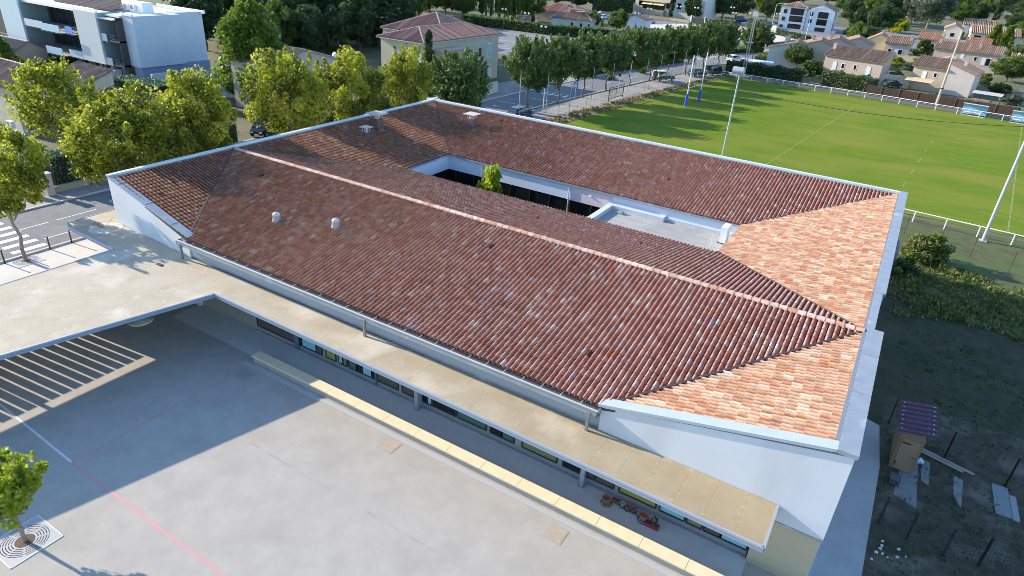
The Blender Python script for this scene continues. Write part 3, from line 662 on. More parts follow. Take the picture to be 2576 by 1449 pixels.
# courtyard walls
cw_ = MB().box(9.0,9.25,18.0,24.6,3.4,4.62).box(9.0,35.2,24.45,24.62,3.4,4.62).box(34.9,35.1,18.0,24.6,3.4,4.62)
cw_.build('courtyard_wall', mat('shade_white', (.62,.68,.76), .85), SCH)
MB().box(21.4,25.1,24.43,24.45,3.38,4.62).build('courtyard_panel', mat('pale_pink', (.66,.56,.60), .85), SCH)
MB().box(9.0,9.2,18,24.6,0,3.4).box(9.2,35,24.5,24.7,0,3.4).box(35,35.2,18,24.6,0,3.4).box(9.2,35,18.2,18.4,0,4.6).build('courtyard_glazing', darkwin, SCH)
fm = MB()
for k in range(13): fm.box(10+k*1.9,10.06+k*1.9,24.44,24.5,0,3.4)
fm.box(9.3,29,24.44,24.5,1.5,1.56).build('courtyard_frame', framem, SCH)
gt = MB().box(9.0,35.0,24.30,24.33,4.58,4.72).box(9.0,35.0,24.33,24.52,4.56,4.59).box(9.28,9.31,18.3,24.5,4.58,4.72)
for k in range(25): gt.box(9.6+k*1.03,9.64+k*1.03,24.33,24.52,4.68,4.70)
gt.build('courtyard_gutter', zinc, SCH)
for x in (12.9,21.3): MB().cyl((x,24.36,.0),(x,24.36,4.6),.055,n=8).build('downpipe', alu, SCH)
fr = MB().prism([(25.2,18.3),(34.9,18.3),(34.9,24.45),(29.3,24.45),(29.3,23.9),(25.2,23.9)], 3.3, 3.72); fr.build('flat_roof', flatroof, SCH)
pp = MB().box(24.9,25.35,18.3,24.25,3.3,4.05).box(25.35,29.5,23.85,24.25,3.3,4.05).box(29.05,29.5,24.25,24.45,3.3,4.05).box(29.5,34.8,24.30,24.44,3.72,3.95)
pp.build('parapet', mat('parapet_zinc', (.52,.56,.60), .55, (.60,.63,.66), 1, 6), SCH)
jn = MB()
for y in (19.4,20.5,21.6,22.7): jn.box(25.6,34.7,y,y+.03,3.722,3.73)
jn.build('membrane_seam', mat('seam', (.28,.28,.27), .9), SCH)
MB().box(26.0,26.5,23.2,23.6,3.72,3.85).cyl((26.35,23.4,3.85),(26.35,23.4,4.0),.07).build('roof_outlet', zinc, SCH)
MB().cyl((34.0,20.2,3.7),(34.05,20.2,5.2),.02,n=6).build('rod', alu, SCH)
MB().lathe((23.2,24.38,4.1), [(.02,-.05),(.07,-.03),(.07,.05),(.03,.08)], 10).box(23.1,23.3,24.38,24.43,4.1,4.18).build('wall_lamp', white_p, SCH)
# chimneys and light tubes
def chimney(x, y, z, wd, h, cap):
    o = MB().box(x-wd/2,x+wd/2,y-wd/2,y+wd/2,z-.6,z+h).box(x-wd/2-.12,x+wd/2+.12,y-wd/2-.12,y+wd/2+.12,z-.6,z+.06).build('chimney', mat('chimney_brown', (.13,.085,.075), .8), SCH)
    c1 = MB().box(x-cap/2,x+cap/2,y-cap/2,y+cap/2,z+h+.42,z+h+.48)
    for sx in (-1,1):
        for sy in (-1,1): c1.bar((x+sx*wd*.4,y+sy*wd*.4,z+h),(x+sx*wd*.45,y+sy*wd*.45,z+h+.42),.04)
    c1.build('chimney_cap', mat('cap_cement', (.52,.45,.40), .8), o)
    MB().lathe((x,y,z+h), [(wd*.32,0),(wd*.36,.1),(wd*.30,.3)], 12).build('flue', mat('flue_pale', (.45,.42,.42), .7), o)
chimney(2.35,22.9,6.2,.80,.75,1.45); chimney(3.35,20.4,6.0,.50,.35,.85); chimney(7.6,30.3,5.95,.70,.65,1.25)
for x, y in ((11.55,3.55),(15.4,4.7)):
    zz = 4.62+(y+.45)*.2078
    o = MB().lathe((x,y,zz), [(.30,-.05),(.22,.22),(.20,.36)], 18).build('light_tube', mat('tube_metal', (.34,.33,.31), .5, metal=.3), SCH, smooth=True)
    MB().lathe((x,y,zz+.36), [(.23,0),(.24,.05),(.21,.12),(.13,.18),(.03,.21),(.001,.212)], 18).build('dome', mat('acrylic', (.52,.54,.57), .12), o, smooth=True)

# ---------------------------------------------------------------- flat canopy
CAN = thing('canopy', 'broad flat canopy roof stained beige, wrapping the front of the school over the yard', 'canopy', (0,0,0))
zt, zb = 3.41, 3.20
big = [(-1.64,-2.27),(3.77,-2.48),(3.64,-8.6),(3.4,-26),(7.2,-26),(10.79,-11.8),(13.17,-2.42),(42.83,-2.79),(42.83,-.44),(8.2,-.44),(0,-.06),(-.06,0.4),(-2.45,1.2),(-2.33,-2.0)]
MB().prism(big, zb, zt).build('roof_slab', canopy_m, CAN)
MB().prism([(34.5,-2.7),(42.75,-2.70),(42.75,-.46),(34.5,-.46)], zt, zt+.004).build('roof_sheet', canopy_y, CAN) if False else None
MB().prism([(-1.5,-2.1),(3.9,-2.3),(3.8,-25),(7.1,-25.5),(10.6,-11.8),(13.0,-2.2),(42.6,-2.6),(42.6,-.6),(0,-.2),(-2.2,1.0)], zb-.03, zb-.002).build('soffit', soffit, CAN)
fs = MB()
def edge(a, b, o_=.03):
    a = Vector((a[0],a[1],0)); b = Vector((b[0],b[1],0)); fs.bar(a+Vector((0,0,zt-.03)), b+Vector((0,0,zt-.03)), .10, .10); 
for a, b in zip(big[:9], big[1:9]): edge(a, b)
edge(big[-1], big[0]); edge(big[-2], big[-1])
fs.build('edge_trim', mat('edge_trim', (.36,.39,.43), .5, metal=.2), CAN)
f2 = MB()
for a, b in list(zip(big[:9], big[1:9]))+[(big[-1], big[0])]:
    f2.bar((a[0],a[1],zb+.045), (b[0],b[1],zb+.045), .08, .13)
f2.build('fascia', mat('fascia_blue', (.24,.30,.38), .5), CAN)
rnd = random.Random(5)
MB().box(7.55,8.0,-2.2,-2.0,zt,zt+.05).build('roof_outlet', framem, CAN)
MB().lathe((.35,-1.0,zt), [(1.0,.008),(0.001,.010)], 24).build('round_patch', mat('patch', (.60,.54,.42), .9), CAN)
an = MB().box(-.9,.1,-1.12,-1.0,zt,zt+.10).bar((-.1,-.7,zt+.03),(-.3,.2,3.9),.02).bar((-.1,-1.2,zt+.03),(2.2,-.35,3.55),.02); an.build('cable_support', mat('rusty', (.30,.25,.18), .8), CAN)
for x in (25.62, 34.98): MB().box(x,x+.2,-.55,-.35,0,3.2).box(x-.04,x+.24,-.6,-.3,0,.06).build('column', mat('column_grey', (.30,.32,.35), .6), CAN)
MB().cyl((7.5,-4.9,3.2),(7.5,-4.9,2.95),.25,.45,n=16).cyl((7.5,-4.9,2.95),(7.5,-4.9,2.8),.12,.12,n=10).build('hanging_drain', mat('ochre_drain', (.35,.31,.18), .8), CAN) if False else None
dl = MB().lathe((11.75,-5.9,2.72), [(.001,-.16),(.14,-.14),(.14,-.02),(.62,.08),(.62,.16),(.2,.3),(.1,.45)], 18); dl.build('ceiling_lamp', mat('lamp_beige', (.34,.33,.22), .6), CAN)
MB().box(3.62,3.8,-6.30,-.15,0,3.2).build('end_wall', grey_r, CAN)
sf = MB()
for k in range(36):
    y = -6.42-k*.545; sf.box(3.66,3.76,y-.43,y-.0,0.0,2.84)
sf.box(3.70,3.74,-26,-6.3,.1,.18)
sf.build('slat_screen', mat('screen_wood', (.30,.25,.18), .8), CAN)
for y in (-11.8,-17.5,-23): MB().box(3.60,3.80,y,y+.2,0,3.2).build('post', steel_d, CAN)
struct('walkway', MB().poly([(8,-2.15),(42.4,-2.15),(42.4,-.13),(8,-.13)], .01), mat('walkway_concrete', (.50,.50,.49), .9, (.57,.57,.555), 1.5, 7, .3, .7))
# low stone bench wall
bn = thing('bench_wall', 'long low bench wall topped with cream stone, beside the shaded walkway', 'bench', (15.8,-2.2,0))
MB().box(15.85,44.0,-2.47,-2.0,0,.38).build('base', mat('bench_base', (.34,.305,.255), .9, (.40,.36,.30), 1.5, 6), bn, world=True)
tp = MB()
for k in range(15): tp.box(15.8+k*1.9,15.8+k*1.9+1.885,-2.56,-1.97,.38,.46)
tp.build('seat', stone, bn, world=True)
MB().box(15.4,44.0,-2.85,-2.62,0,.03).build('footing', mat('footing_grey', (.40,.41,.41), .9), bn, world=True)

# ---------------------------------------------------------------- things on the yard and under the canopy
def tree_grate(x, y, s, label, m):
    e = thing('tree_grate', label, 'tree grate', (x,y,0)); h = s/2
    fr = MB().box(-h,h,-h,-h+.03,.004,.02).box(-h,h,h-.03,h,.004,.02).box(-h,-h+.03,-h,h,.004,.02).box(h-.03,h,-h,h,.004,.02); fr.build('frame', alu, e)
    pl_ = MB(); N = 48; ro = h*.97
    def ring(r0, r1, z):
        for i in range(N):
            a = 2*math.pi*i/N; b = 2*math.pi*(i+1)/N
            pl_.add([(r0*math.cos(a),r0*math.sin(a),z),(r1*math.cos(a),r1*math.sin(a),z),(r1*math.cos(b),r1*math.sin(b),z),(r0*math.cos(b),r0*math.sin(b),z)], [(0,1,2,3)])
    # square plate with its slotted rings
    c = []
    for i in range(N):
        a = 2*math.pi*i/N; b = 2*math.pi*(i+1)/N
        def sq(t):
            k = (h-.02)/max(abs(math.cos(t)), abs(math.sin(t))); return (k*math.cos(t), k*math.sin(t), .016)
        pl_.add([(h*.86*math.cos(a),h*.86*math.sin(a),.016), sq(a), sq(b), (h*.86*math.cos(b),h*.86*math.sin(b),.016)], [(0,1,2,3)])
    rr = [.36,.47,.57,.67,.77,.86]
    for a, b in zip(rr[:-1], rr[1:]): ring(h*(a+.006), h*(b-.030), .016)
    for k in range(8):
        t = k*math.pi/4+.3; pl_.bar((math.cos(t)*h*.36,math.sin(t)*h*.36,.012),(math.cos(t)*h*.88,math.sin(t)*h*.88,.012),.05,.012)
    pl_.build('plate', m, e)
    MB().poly([(-h+.02,-h+.02),(h-.02,-h+.02),(h-.02,h-.02),(-h+.02,h-.02)], .008).build('pit', mat('pit', (.035,.04,.05), .9), e)
    MB().lathe((0,0,.012), [(h*.36,0),(.001,.02)], 24).build('soil', mat('soil', (.13,.085,.06), .95), e)
    return e
tree_grate(18.72,-15.42,1.85,'pale metal tree grate with ring slots round the young tree at the bottom left corner', mat('grate_pale', (.36,.375,.385), .6))
tree_grate(-6.35,-3.45,1.7,'pale tree grate with ring slots between the kerb bollards and the canopy', MATS['grate_pale'])
plant('young_tree','young','small bright green tree growing from the grate in the yard, bottom left','tree',(18.72,-15.42,0),4.0,3.0,.6)
plant('street_tree','small_plane','leaning plane tree with mottled trunk in the grate beside the crosswalk','tree',(-6.35,-3.45,0),9.2,5.6,1.0)
def bollard(x, y, label):
    e = thing('bollard', label, 'bollard', (x,y,0), 0, 'black bollards along the kerb')
    MB().lathe((0,0,0), [(.05,0),(.045,.9),(.045,1.0)], 10).build('post', steel_d, e); MB().lathe((0,0,1.0), [(.052,0),(.055,.05),(.03,.10),(.001,.11)], 10).build('cap', mat('bollard_cap', (.55,.55,.55), .4), e)
    return e
b0 = bollard(-7.0,-.05,'black kerb bollard nearest the canopy corner')
dup(b0, (-6.98,-1.55,0), label='black kerb bollard between the crosswalk and the canopy corner')
dup(b0, (-6.98,-3.3,0), label='black kerb bollard just behind the leaning street tree trunk')
dup(b0, (-6.9,-4.5,0), label='black kerb bollard at the left photo edge before the crosswalk')
def manhole(x, y, label, col):
    e = thing('manhole_cover', label, 'manhole cover', (x,y,0)); MB().box(-.36,.36,-.36,.36,0,.012).build('cover', col, e)
    MB().box(-.42,.42,-.42,-.36,0,.009).box(-.42,.42,.36,.42,0,.009).box(-.42,-.36,-.36,.36,0,.009).box(.36,.42,-.36,.36,0,.009).build('frame', mat('mh_frame', (.37,.34,.29), .9), e)
rust = mat('rusty_cover', (.37,.31,.24), .9, (.44,.37,.29), 6, 6)
manhole(26.4,-3.35,'rusty square manhole cover close to the middle of the bench wall', rust); manhole(35.4,-3.5,'rusty square manhole cover near the plant pots', rust)
manhole(16.45,-3.6,'grey square cover in the shade by the end of the bench wall', mat('grey_cover', (.30,.30,.29), .9))
def pot(x, y, r, h, label, m=terra, saucer=True):
    r *= .70; h *= .74
    e = thing('plant_pot', label, 'plant pot', (x,y,0), 0, 'terracotta pots under the canopy')
    MB().lathe((0,0,0), [(.001,.02),(r*.72,.02),(r*.95,h*.86),(r*1.06,h*.86),(r*1.06,h),(r*.9,h),(r*.82,h*.72),(.001,h*.70)], 18).build('body', m, e, smooth=False)
    if saucer: MB().lathe((0,0,0), [(r*1.15,.0),(r*1.25,.05),(r*1.18,.05),(r*1.1,.02)], 18).build('saucer', mat('saucer', (.10,.05,.04), .8), e)
pot(36.44,-.78,.28,.50,'large terracotta pot at the left end of the row of pots')
pot(37.10,-.52,.16,.30,'small pale rimmed pot right of the rectangular planter', mat('pot_pale', (.40,.36,.33), .8))
pot(37.36,-.55,.20,.30,'medium pot with pale rim in the middle of the row of pots', mat('pot_brown', (.26,.15,.11), .85))
pot(37.62,-.55,.16,.27,'small dark terracotta pot right of the pale rimmed pots'); pot(37.86,-.54,.15,.26,'smallest pot touching the large right hand pot', MATS['pot_pale'])
pot(38.15,-.76,.29,.50,'large terracotta pot beside the red planter')
e = thing('planter_box','rectangular terracotta planter between the large left pot and the small pots','planter',(36.78,-.47,0))
MB().box(-.19,.19,-.09,-.07,0,.19).box(-.19,.19,.07,.09,0,.19).box(-.19,-.17,-.07,.07,0,.19).box(.17,.19,-.07,.07,0,.19).build('body', terra, e); MB().box(-.17,.17,-.07,.07,.02,.16).build('soil', MATS['soil'], e)
e = thing('planter_box','red plastic planter holding a small red flowered plant','planter',(38.6,-.86,0))
MB().box(-.27,.27,-.12,-.09,0,.17).box(-.27,.27,.09,.12,0,.17).box(-.27,-.24,-.09,.09,0,.17).box(.24,.27,-.09,.09,0,.17).build('body', redpl, e); MB().box(-.24,.24,-.09,.09,.02,.13).build('soil', MATS['soil'], e)
e2 = plant('flower_plant','silver_shrub','small grey leaved plant with a red flower in the red planter','plant',(38.62,-.80,.15),.45,.42,0)
MB().lathe((0,-.12,1.1), [(.001,-.35),(.5,-.1),(.55,.2),(.001,.5)], 10).build('flower', mat('red_flower', (.60,.08,.06), .7), e2)
# air conditioner on the courtyard roof
e = thing('air_conditioner','white air conditioning unit standing on the flat courtyard roof beside the tiled slope','air conditioner',(34.25,23.0,3.72))
MB().box(-.22,.22,-.5,.5,.10,1.25).build('casing', mat('ac_white', (.70,.72,.72), .5), e)
MB().lathe((0,0,0), [(.4,0),(.4,.03),(.001,.03)], 20).xf(Matrix.Translation((-.22,0,.68)) @ Matrix.Rotation(R(-90), 4, 'Y')).build('fan_grille', mat('ac_grille', (.20,.21,.22), .5), e)
for y in (-.35,.35): MB().box(-.3,.3,y-.05,y+.05,0,.10).build('foot', steel_d, e)
plant('courtyard_tree','bright_shrub','slender yellow green tree rising out of the courtyard','tree',(15.4,22.0,0),5.8,3.4,.4)

# ---------------------------------------------------------------- cars
def car(label, loc, rz, body, L=4.1, Wd=1.72, H=1.48, kind='hatch', group=None, spare=False, top=None):
    e = thing('parked_car', label, 'car', loc, rz, group); hw = Wd/2; hl = L/2
    if kind == 'hatch': low = [(-hl,.32),(-hl,.78),(-hl+.08,.92),(-hl+.9,.98),(hl-1.15,.95),(hl-.25,.78),(hl,.62),(hl,.30)]; cab = [(-hl+.10,.92),(-hl+.42,H-.04),(-hl+.9,H),(.35,H-.02),(hl-1.10,.95)]
    elif kind == 'suv': low = [(-hl,.42),(-hl,.98),(-hl+.08,1.08),(hl-1.1,1.08),(hl-.12,1.0),(hl,.85),(hl,.42)]; cab = [(-hl+.06,1.06),(-hl+.22,H-.05),(-hl+.5,H),(.30,H-.02),(hl-1.25,1.08)]
    elif kind == 'van': low = [(-hl,.38),(-hl,1.0),(hl-.9,1.0),(hl-.1,.88),(hl,.7),(hl,.35)]; cab = [(-hl+.02,1.0),(-hl+.12,H-.05),(-hl+.3,H),(hl-1.5,H-.04),(hl-.85,1.0)]
    else: low = [(-hl,.32),(-hl,.80),(-hl+.1,.94),(hl-1.15,.93),(hl-.25,.78),(hl,.62),(hl,.30)]; cab = [(-hl+.55,.93),(-hl+1.2,H-.02),(.15,H),(.45,H-.04),(hl-1.1,.93)]
    def ext(prof, w0, w1, zb_, zt_):
        m = MB(); n = len(prof); vs = []
        for s in (-1, 1):
            for x, z in prof:
                t = (z-zb_)/(zt_-zb_+1e-6); ww = w0+(w1-w0)*max(0, min(1, t))
                if abs(x) > hl-.15: ww -= .10
                vs.append((x, s*ww, z))
        return m.add(vs, [tuple(range(n))[::-1], tuple(range(n, 2*n))] + [(i, (i+1) % n, n+(i+1) % n, n+i) for i in range(n)])
    o = ext(low, hw-.03, hw, .3, .9).build('body', body, e)
    md = o.modifiers.new('Bevel', 'BEVEL'); md.width = .06; md.segments = 2
    ext(cab, hw-.06, hw-.22, .9, H).build('glasshouse', glassm, e)
    rf = MB(); xs = [p[0] for p in cab if p[1] > H-.1]; x0, x1 = min(xs), max(xs)
    rf.box(x0-.02,x1+.02,-hw+.20,hw-.20,H-.04,H+.015)
    for s in (-1,1):
        for p, q in ((cab[0],cab[1]),(cab[-1],cab[-2])): rf.bar((p[0],s*(hw-.05),p[1]),(q[0],s*(hw-.21),q[1]),.09,.05)
        rf.bar((.0,s*(hw-.05),.93),(-.05,s*(hw-.20),H-.02),.08,.05)
        rf.bar((x0,s*(hw-.20),H-.03),(x1,s*(hw-.20),H-.03),.07,.05)
    rf.build('roof', top or body, e)
    for s in (-1,1):
        for x in (-hl+.78, hl-.80):
            w_ = MB().cyl((x,s*(hw-.20),.31),(x,s*(hw+.01),.31),.31,n=16).build('wheel', tyre, e)
            r_ = MB().cyl((x,s*(hw+.0),.31),(x,s*(hw+.022),.31),.19,n=12).build('rim', rimm); r_.parent = w_
        MB().box(hl-.10,hl+.005,s*(hw-.38)-.14,s*(hw-.38)+.14,.62,.76).build('headlight', mat('lamp_glass', (.7,.72,.75), .1), e)
        MB().box(-hl-.006,-hl+.05,s*(hw-.24)-.10,s*(hw-.24)+.08,.66,.90).build('tail_light', mat('tail_red', (.40,.02,.02), .2), e)
        MB().box(.62,.74,s*hw-.02 if s > 0 else s*hw-.12,s*hw+.12 if s > 0 else s*hw+.02,.93,1.06).build('mirror', body, e)
    MB().box(hl-.02,hl+.012,-.26,.26,.40,.50).build('number_plate', white_p, e)
    if spare: MB().cyl((-hl-.16,0,.95),(-hl,0,.95),.34,n=16).build('spare_wheel', tyre, e)
    return e
black = mat('car_black', (.012,.014,.018), .25, spec=.7); dgreen = mat('car_green', (.012,.05,.038), .3, spec=.6); cwhite = mat('car_white', (.75,.76,.77), .3); navy = mat('car_navy', (.02,.035,.08), .25, spec=.6)
silver = mat('car_silver', (.38,.39,.40), .3, metal=.4); cblue = mat('car_blue', (.04,.12,.42), .3); cred = mat('car_red', (.35,.03,.03), .3); beigec = mat('car_beige', (.42,.39,.34), .35)
car('black compact van facing the school between the yellow-green plane trees', (-21.2,29.2,.02), R(-62), black, 4.1, 1.75, 1.72, 'van')
car('dark navy car half hidden behind the school roof, below the avenue trees', (-4.0,59.6,.02), R(80), navy, 4.2, 1.75, 1.45, 'hatch')
car('white and dark green off-roader with a rear spare wheel beside the avenue', (.3,106.5,.02), R(62), dgreen, 4.6, 1.85, 1.95, 'suv', spare=True, top=cwhite)
car('dark green estate car behind the goal posts', (3.4,118.2,.02), R(66), dgreen, 4.2, 1.75, 1.5, 'hatch')
car('dark green van at the end of the pitch fence', (5.6,123.0,.02), R(66), dgreen, 4.6, 1.85, 1.95, 'van')
car('white hatchback at the far end of the avenue, left of the white saloon', (3.2,148.2,.02), R(72), cwhite, 4.4, 1.8, 1.6, 'suv')
car('white saloon nearest the lattice mast', (6.7,145.3,.02), R(70), cwhite, 4.3, 1.8, 1.42, 'sedan')
grp = 'cars parked on the far boulevard'
for x, y, r_, m, k, lb in ((-65.5,219,80,cwhite,'van','white van leftmost of the cars on the far boulevard'),(-62.8,218,80,cwhite,'hatch','white hatchback beside the white van on the boulevard'),(-60,221,80,navy,'hatch','navy car right of the two white boulevard vehicles'),
                          (-55.2,222,80,silver,'hatch','silver car behind the small beige roof'),(-52.2,222.5,80,navy,'van','dark van beside the silver boulevard car'),(-46.4,222,5,beigec,'suv','grey beige estate parked before the yellow awnings'),
                          (-25.6,218,-60,navy,'hatch','dark car with lit headlamp side turning by the boulevard gate'),(-66.5,212,80,cblue,'hatch','blue car in front of the white van on the boulevard'),
                          (-27,276,10,cblue,'van','blue van behind the large trees past the boulevard'),(-22.5,277,10,silver,'hatch','silver car right of the blue van behind the trees'),(-18,277,10,cblue,'hatch','bright blue car in the tree shade near the white flats'),
                          (-25,268,10,navy,'hatch','navy car in the front row behind the trees'),(-14,269,10,silver,'hatch','silver car in the front row near the white flats'),(-12,262,8,mat('car_teal',(.10,.30,.33),.3),'hatch','teal car beside the left wall of the white flats')):
    car(lb, (x,y,.03), R(r_), m, 4.3, 1.75, 1.5 if k == 'hatch' else 1.9, k, grp)
car('dark teal car in the walled patio between the two nearest houses', (38.2,141.5,.02), R(40), mat('car_dteal', (.01,.07,.08), .25), 4.0, 1.7, 1.45, 'hatch')

# ---------------------------------------------------------------- pitch furniture
def rail(name, label, pts, step, h, m):
    e = thing(name, label, 'railing', (pts[0][0],pts[0][1],0)); P = [Vector((a[0]-pts[0][0],a[1]-pts[0][1],0)) for a in pts]
    top = MB()
    for a, b in zip(P[:-1], P[1:]): top.cyl(a+Vector((0,0,h)), b+Vector((0,0,h)), .055, n=8)
    top.build('rail', m, e); pm = None
    for a, b in zip(P[:-1], P[1:]):
        L = (b-a).length; n = max(1, round(L/step))
        for i in range(n):
            p = a+(b-a)*i/n
            if pm is None: o = MB().cyl((0,0,0),(0,0,h),.05,n=8).build('post', m, e); pm = o.data; o.location = p
            else: o = bpy.data.objects.new('post', pm); C.objects.link(o); o.parent = e; o.location = p
    return e
rail('pitch_railing', 'long white railing along the far side of the pitch below the houses', [(7.2,122.8),(22.9,121.8),(37.8,121.0),(46.6,119.4),(60,117.9),(85,115)], 3.0, 1.05, white_p)
rail('pitch_railing', 'white railing along the near side of the pitch by the school corner', [(38,50.6),(46.1,49.9),(54.1,49.3),(80,46.8)], 2.9, 1.05, white_p)
def fence(label, pts, step, h, m, mesh=True, rake=0, wires=3, name='wire_fence', thick=.05, cell=.5):
    e = thing(name, label, 'fence', (pts[0][0],pts[0][1],0)); P = [Vector((a[0]-pts[0][0],a[1]-pts[0][1],0)) for a in pts]
    pm = None; wr = MB()
    for a, b in zip(P[:-1], P[1:]):
        L = (b-a).length; n = max(1, round(L/step))
        for k in range(wires): z = h*(.98-k*.94/max(1, wires-1)); wr.bar(a+Vector((0,0,z)), b+Vector((0,0,z)), .012)
        if mesh:
            q = int(L/cell)
            for i in range(q): p = a+(b-a)*(i+.5)/q; wr.bar(p+Vector((0,0,.04)), p+Vector((0,0,h*.97)), .007)
        for i in range(n+1):
            p = a+(b-a)*i/n
            if pm is None: o = MB().cyl((0,0,0),(0,0,h),thick/2,n=6).build('post', m, e); pm = o.data; o.location = p
            else: o = bpy.data.objects.new('post', pm); C.objects.link(o); o.parent = e; o.location = p
    if wires: wr.build('wire_mesh', m, e)
    return e
fence('low wire mesh fence on grey posts along the avenue side of the pitch', [(-3.3,58),(-.5,64.5),(.3,72),(.5,79.6)], 2.4, 1.5, galv)
fence('low wire mesh fence beyond the gate beside the parked off-roader', [(1.0,86.2),(1.6,95),(3.0,108),(4.9,121)], 2.6, 1.5, galv)
bs = thing('ball_stop_fence', 'row of tall thin posts standing behind the goal along the avenue', 'fence', (0,0,0)); pm = None
for x, y in ((-4.9,60.5),(-1.8,62.9),(.1,66.6),(.6,72.9),(.8,80),(1.75,85),(2.3,91.2),(2.3,98),(2.9,103),(3.4,108.5),(4.2,113),(5,117.5),(5.6,121)):
    if pm is None: o = MB().cyl((0,0,0),(0,0,6.0),.045,n=6).build('post', galv, bs); pm = o.data
    else: o = bpy.data.objects.new('post', pm); C.objects.link(o); o.parent = bs
    o.location = (x,y,0)
gt_ = thing('pitch_gate', 'dark metal frame gate in the avenue fence of the pitch', 'gate', (.5,80.0,0), 0)
MB().box(-.05,.05,-.05,.05,0,2.2).build('post', steel_d, gt_); MB().box(.25,.35,5.15,5.25,0,2.2).build('post', steel_d, gt_)
g_ = MB().bar((0,0,2.0),(.3,5.2,2.0),.08).bar((0,0,.3),(.3,5.2,.3),.08).bar((0.15,2.6,.3),(.15,2.6,2.0),.06)
for k in range(16): g_.bar((.018*k,.32*k+.1,.3),(.018*k,.32*k+.1,2.0),.02)
g_.build('gate_leaf', steel_d, gt_)
fence('thin dark post and wire fence between the verge and the near pitch railing', [(42,46.6),(45.6,45.5),(48.4,44.3),(50.8,43.3),(53.5,41.7),(60,38)], 2.7, 1.9, mat('rusty_post', (.10,.075,.05), .8), mesh=False, wires=2)
gp = thing('rugby_posts', 'tall white rugby goal posts with blue pads on the shaded end of the pitch', 'goal posts', (11.6,85.7,0), math.atan2(5.6,.5)-0)
for x in (0,5.62):
    MB().cyl((x,0,0),(x,0,8.0),.075,n=10).build('upright', white_p, gp); MB().cyl((x,0,.1),(x,0,2.1),.22,n=12).build('pad', bluepad, gp)
MB().cyl((0,0,3.0),(5.62,0,3.0),.06,n=8).build('crossbar', mat('crossbar', (.55,.60,.60), .5), gp)
def floodlight(x, y, h, label, name='floodlight_mast', r=.11, head='drum', m=None):
    e = thing(name, label, 'light mast', (x,y,0)); m = m or mat('mast_grey', (.44,.46,.48), .5, metal=.2)
    MB().cyl((0,0,0),(0,0,h),r,r*.62,n=12).build('mast', m, e); MB().box(-.3,.3,-.3,.3,0,.08).build('base_plate', m, e)
    if head == 'drum':
        MB().box(-1.0,1.0,-.06,.06,h-.4,h-.3).build('crossarm', m, e)
        MB().cyl((-.65,-.35,h+.15),(.45,-.35,h+.15),.36,n=18).build('lamp_drum', mat('drum', (.42,.45,.48), .4, metal=.3), e)
    return e
floodlight(26.97,50.0,11.4,'white floodlight mast with a round lamp drum rising from behind the school roof')
floodlight(51.9,48.7,14.0,'tall pale floodlight mast standing by the near railing at the right photo edge', r=.15, head=None)
floodlight(46.6,121.9,13.2,'tall concrete lighting pole in front of the nearest terraced house', 'concrete_pole', .24, None, mat('pole_concrete', (.42,.36,.28), .9))
# lamp box clamped to the concrete pole is part of it
ll = [o for o in C.objects if o.name.startswith('concrete_pole')][0]
MB().box(-.1,.5,-.45,-.1,8.6,9.0).build('lamp_box', mat('lampbox', (.55,.62,.66), .4), ll); MB().cyl((0,0,3.4),(0,0,3.6),.27,n=12).build('clamp', steel_d, ll)
lm = thing('lattice_mast', 'slim grey lattice mast with a floodlight on top beyond the pitch', 'light mast', (10.6,127.1,0))
lt = MB(); a_ = .32
for sx in (-1,1):
    for sy in (-1,1): lt.bar((sx*a_,sy*a_,0),(sx*a_*.5,sy*a_*.5,12.2),.07)
for k in range(22):
    z = k*.55; s0 = a_*(1-.5*z/12.2)
    lt.bar((-s0,-s0,z),(s0,-s0,z+.55),.03).bar((s0,s0,z),(-s0,s0,z+.55),.03).bar((-s0,s0,z),(-s0,-s0,z+.55),.03).bar((s0,-s0,z),(s0,s0,z+.55),.03)
lt.build('mast', mat('lattice_grey', (.42,.40,.36), .6), lm); MB().box(-.5,.5,-.6,.2,11.8,12.7).build('floodlight', mat('flood_grey', (.50,.50,.48), .5), lm); MB().box(-.6,.6,-.6,.6,6.7,6.85).build('platform', galv, lm)
def dugout(x, y, L, rz, label):
    e = thing('dugout', label, 'dugout', (x,y,0), rz, 'blue team shelters beside the pitch')
    sh = MB(); n = 7; pts = [(1.35*math.sin(t)*.75-.9, 1.95*math.cos(t)**.7 if math.cos(t) > 0 else 0) for t in [i*math.pi/2/(n-1) for i in range(n)]]
    back = [(-.95,.1),(-.9,1.2),(-.65,1.75),(-.2,1.95),(.25,1.9)]
    for (a, z), (b, z2) in zip(back[:-1], back[1:]):
        sh.add([(0,-a,z),(L,-a,z),(L,-b,z2),(0,-b,z2)], [(0,1,2,3)])
    sh.build('shell', mat('shelter_blue', (.22,.42,.62), .25, spec=.6), e)
    fr_ = MB()
    for x_ in (0,L/2,L):
        for (a, z), (b, z2) in zip(back[:-1], back[1:]): fr_.bar((x_,-a,z),(x_,-b,z2),.06)
    for a, z in (back[0], back[2], back[-1]): fr_.bar((0,-a,z),(L,-a,z),.06)
    fr_.bar((0,-.6,.03),(L,-.6,.03),.10).bar((0,.9,.03),(0,-.6,.03),.08).bar((L,.9,.03),(L,-.6,.03),.08)
    fr_.build('frame', mat('frame_pale', (.66,.70,.68), .5), e)
    MB().box(.2,L*.42,.3,.7,.42,.5).box(L*.5,L*.75,.3,.7,.42,.5).build('bench', white_p, e)
    return e
dugout(50.6,119.9,3.6,R(-8),'blue team shelter beside the far railing, the left of two')
dugout(57.8,119.0,3.6,R(-8),'blue team shelter cut by the right photo edge')
pw = thing('overhead_cable', 'dark cable hanging across the sunlit pitch', 'cable', (0,0,0)); cb = MB()
qa = pix(1895,236,8.6); qb = pix(2700,322,8.6); prev = None
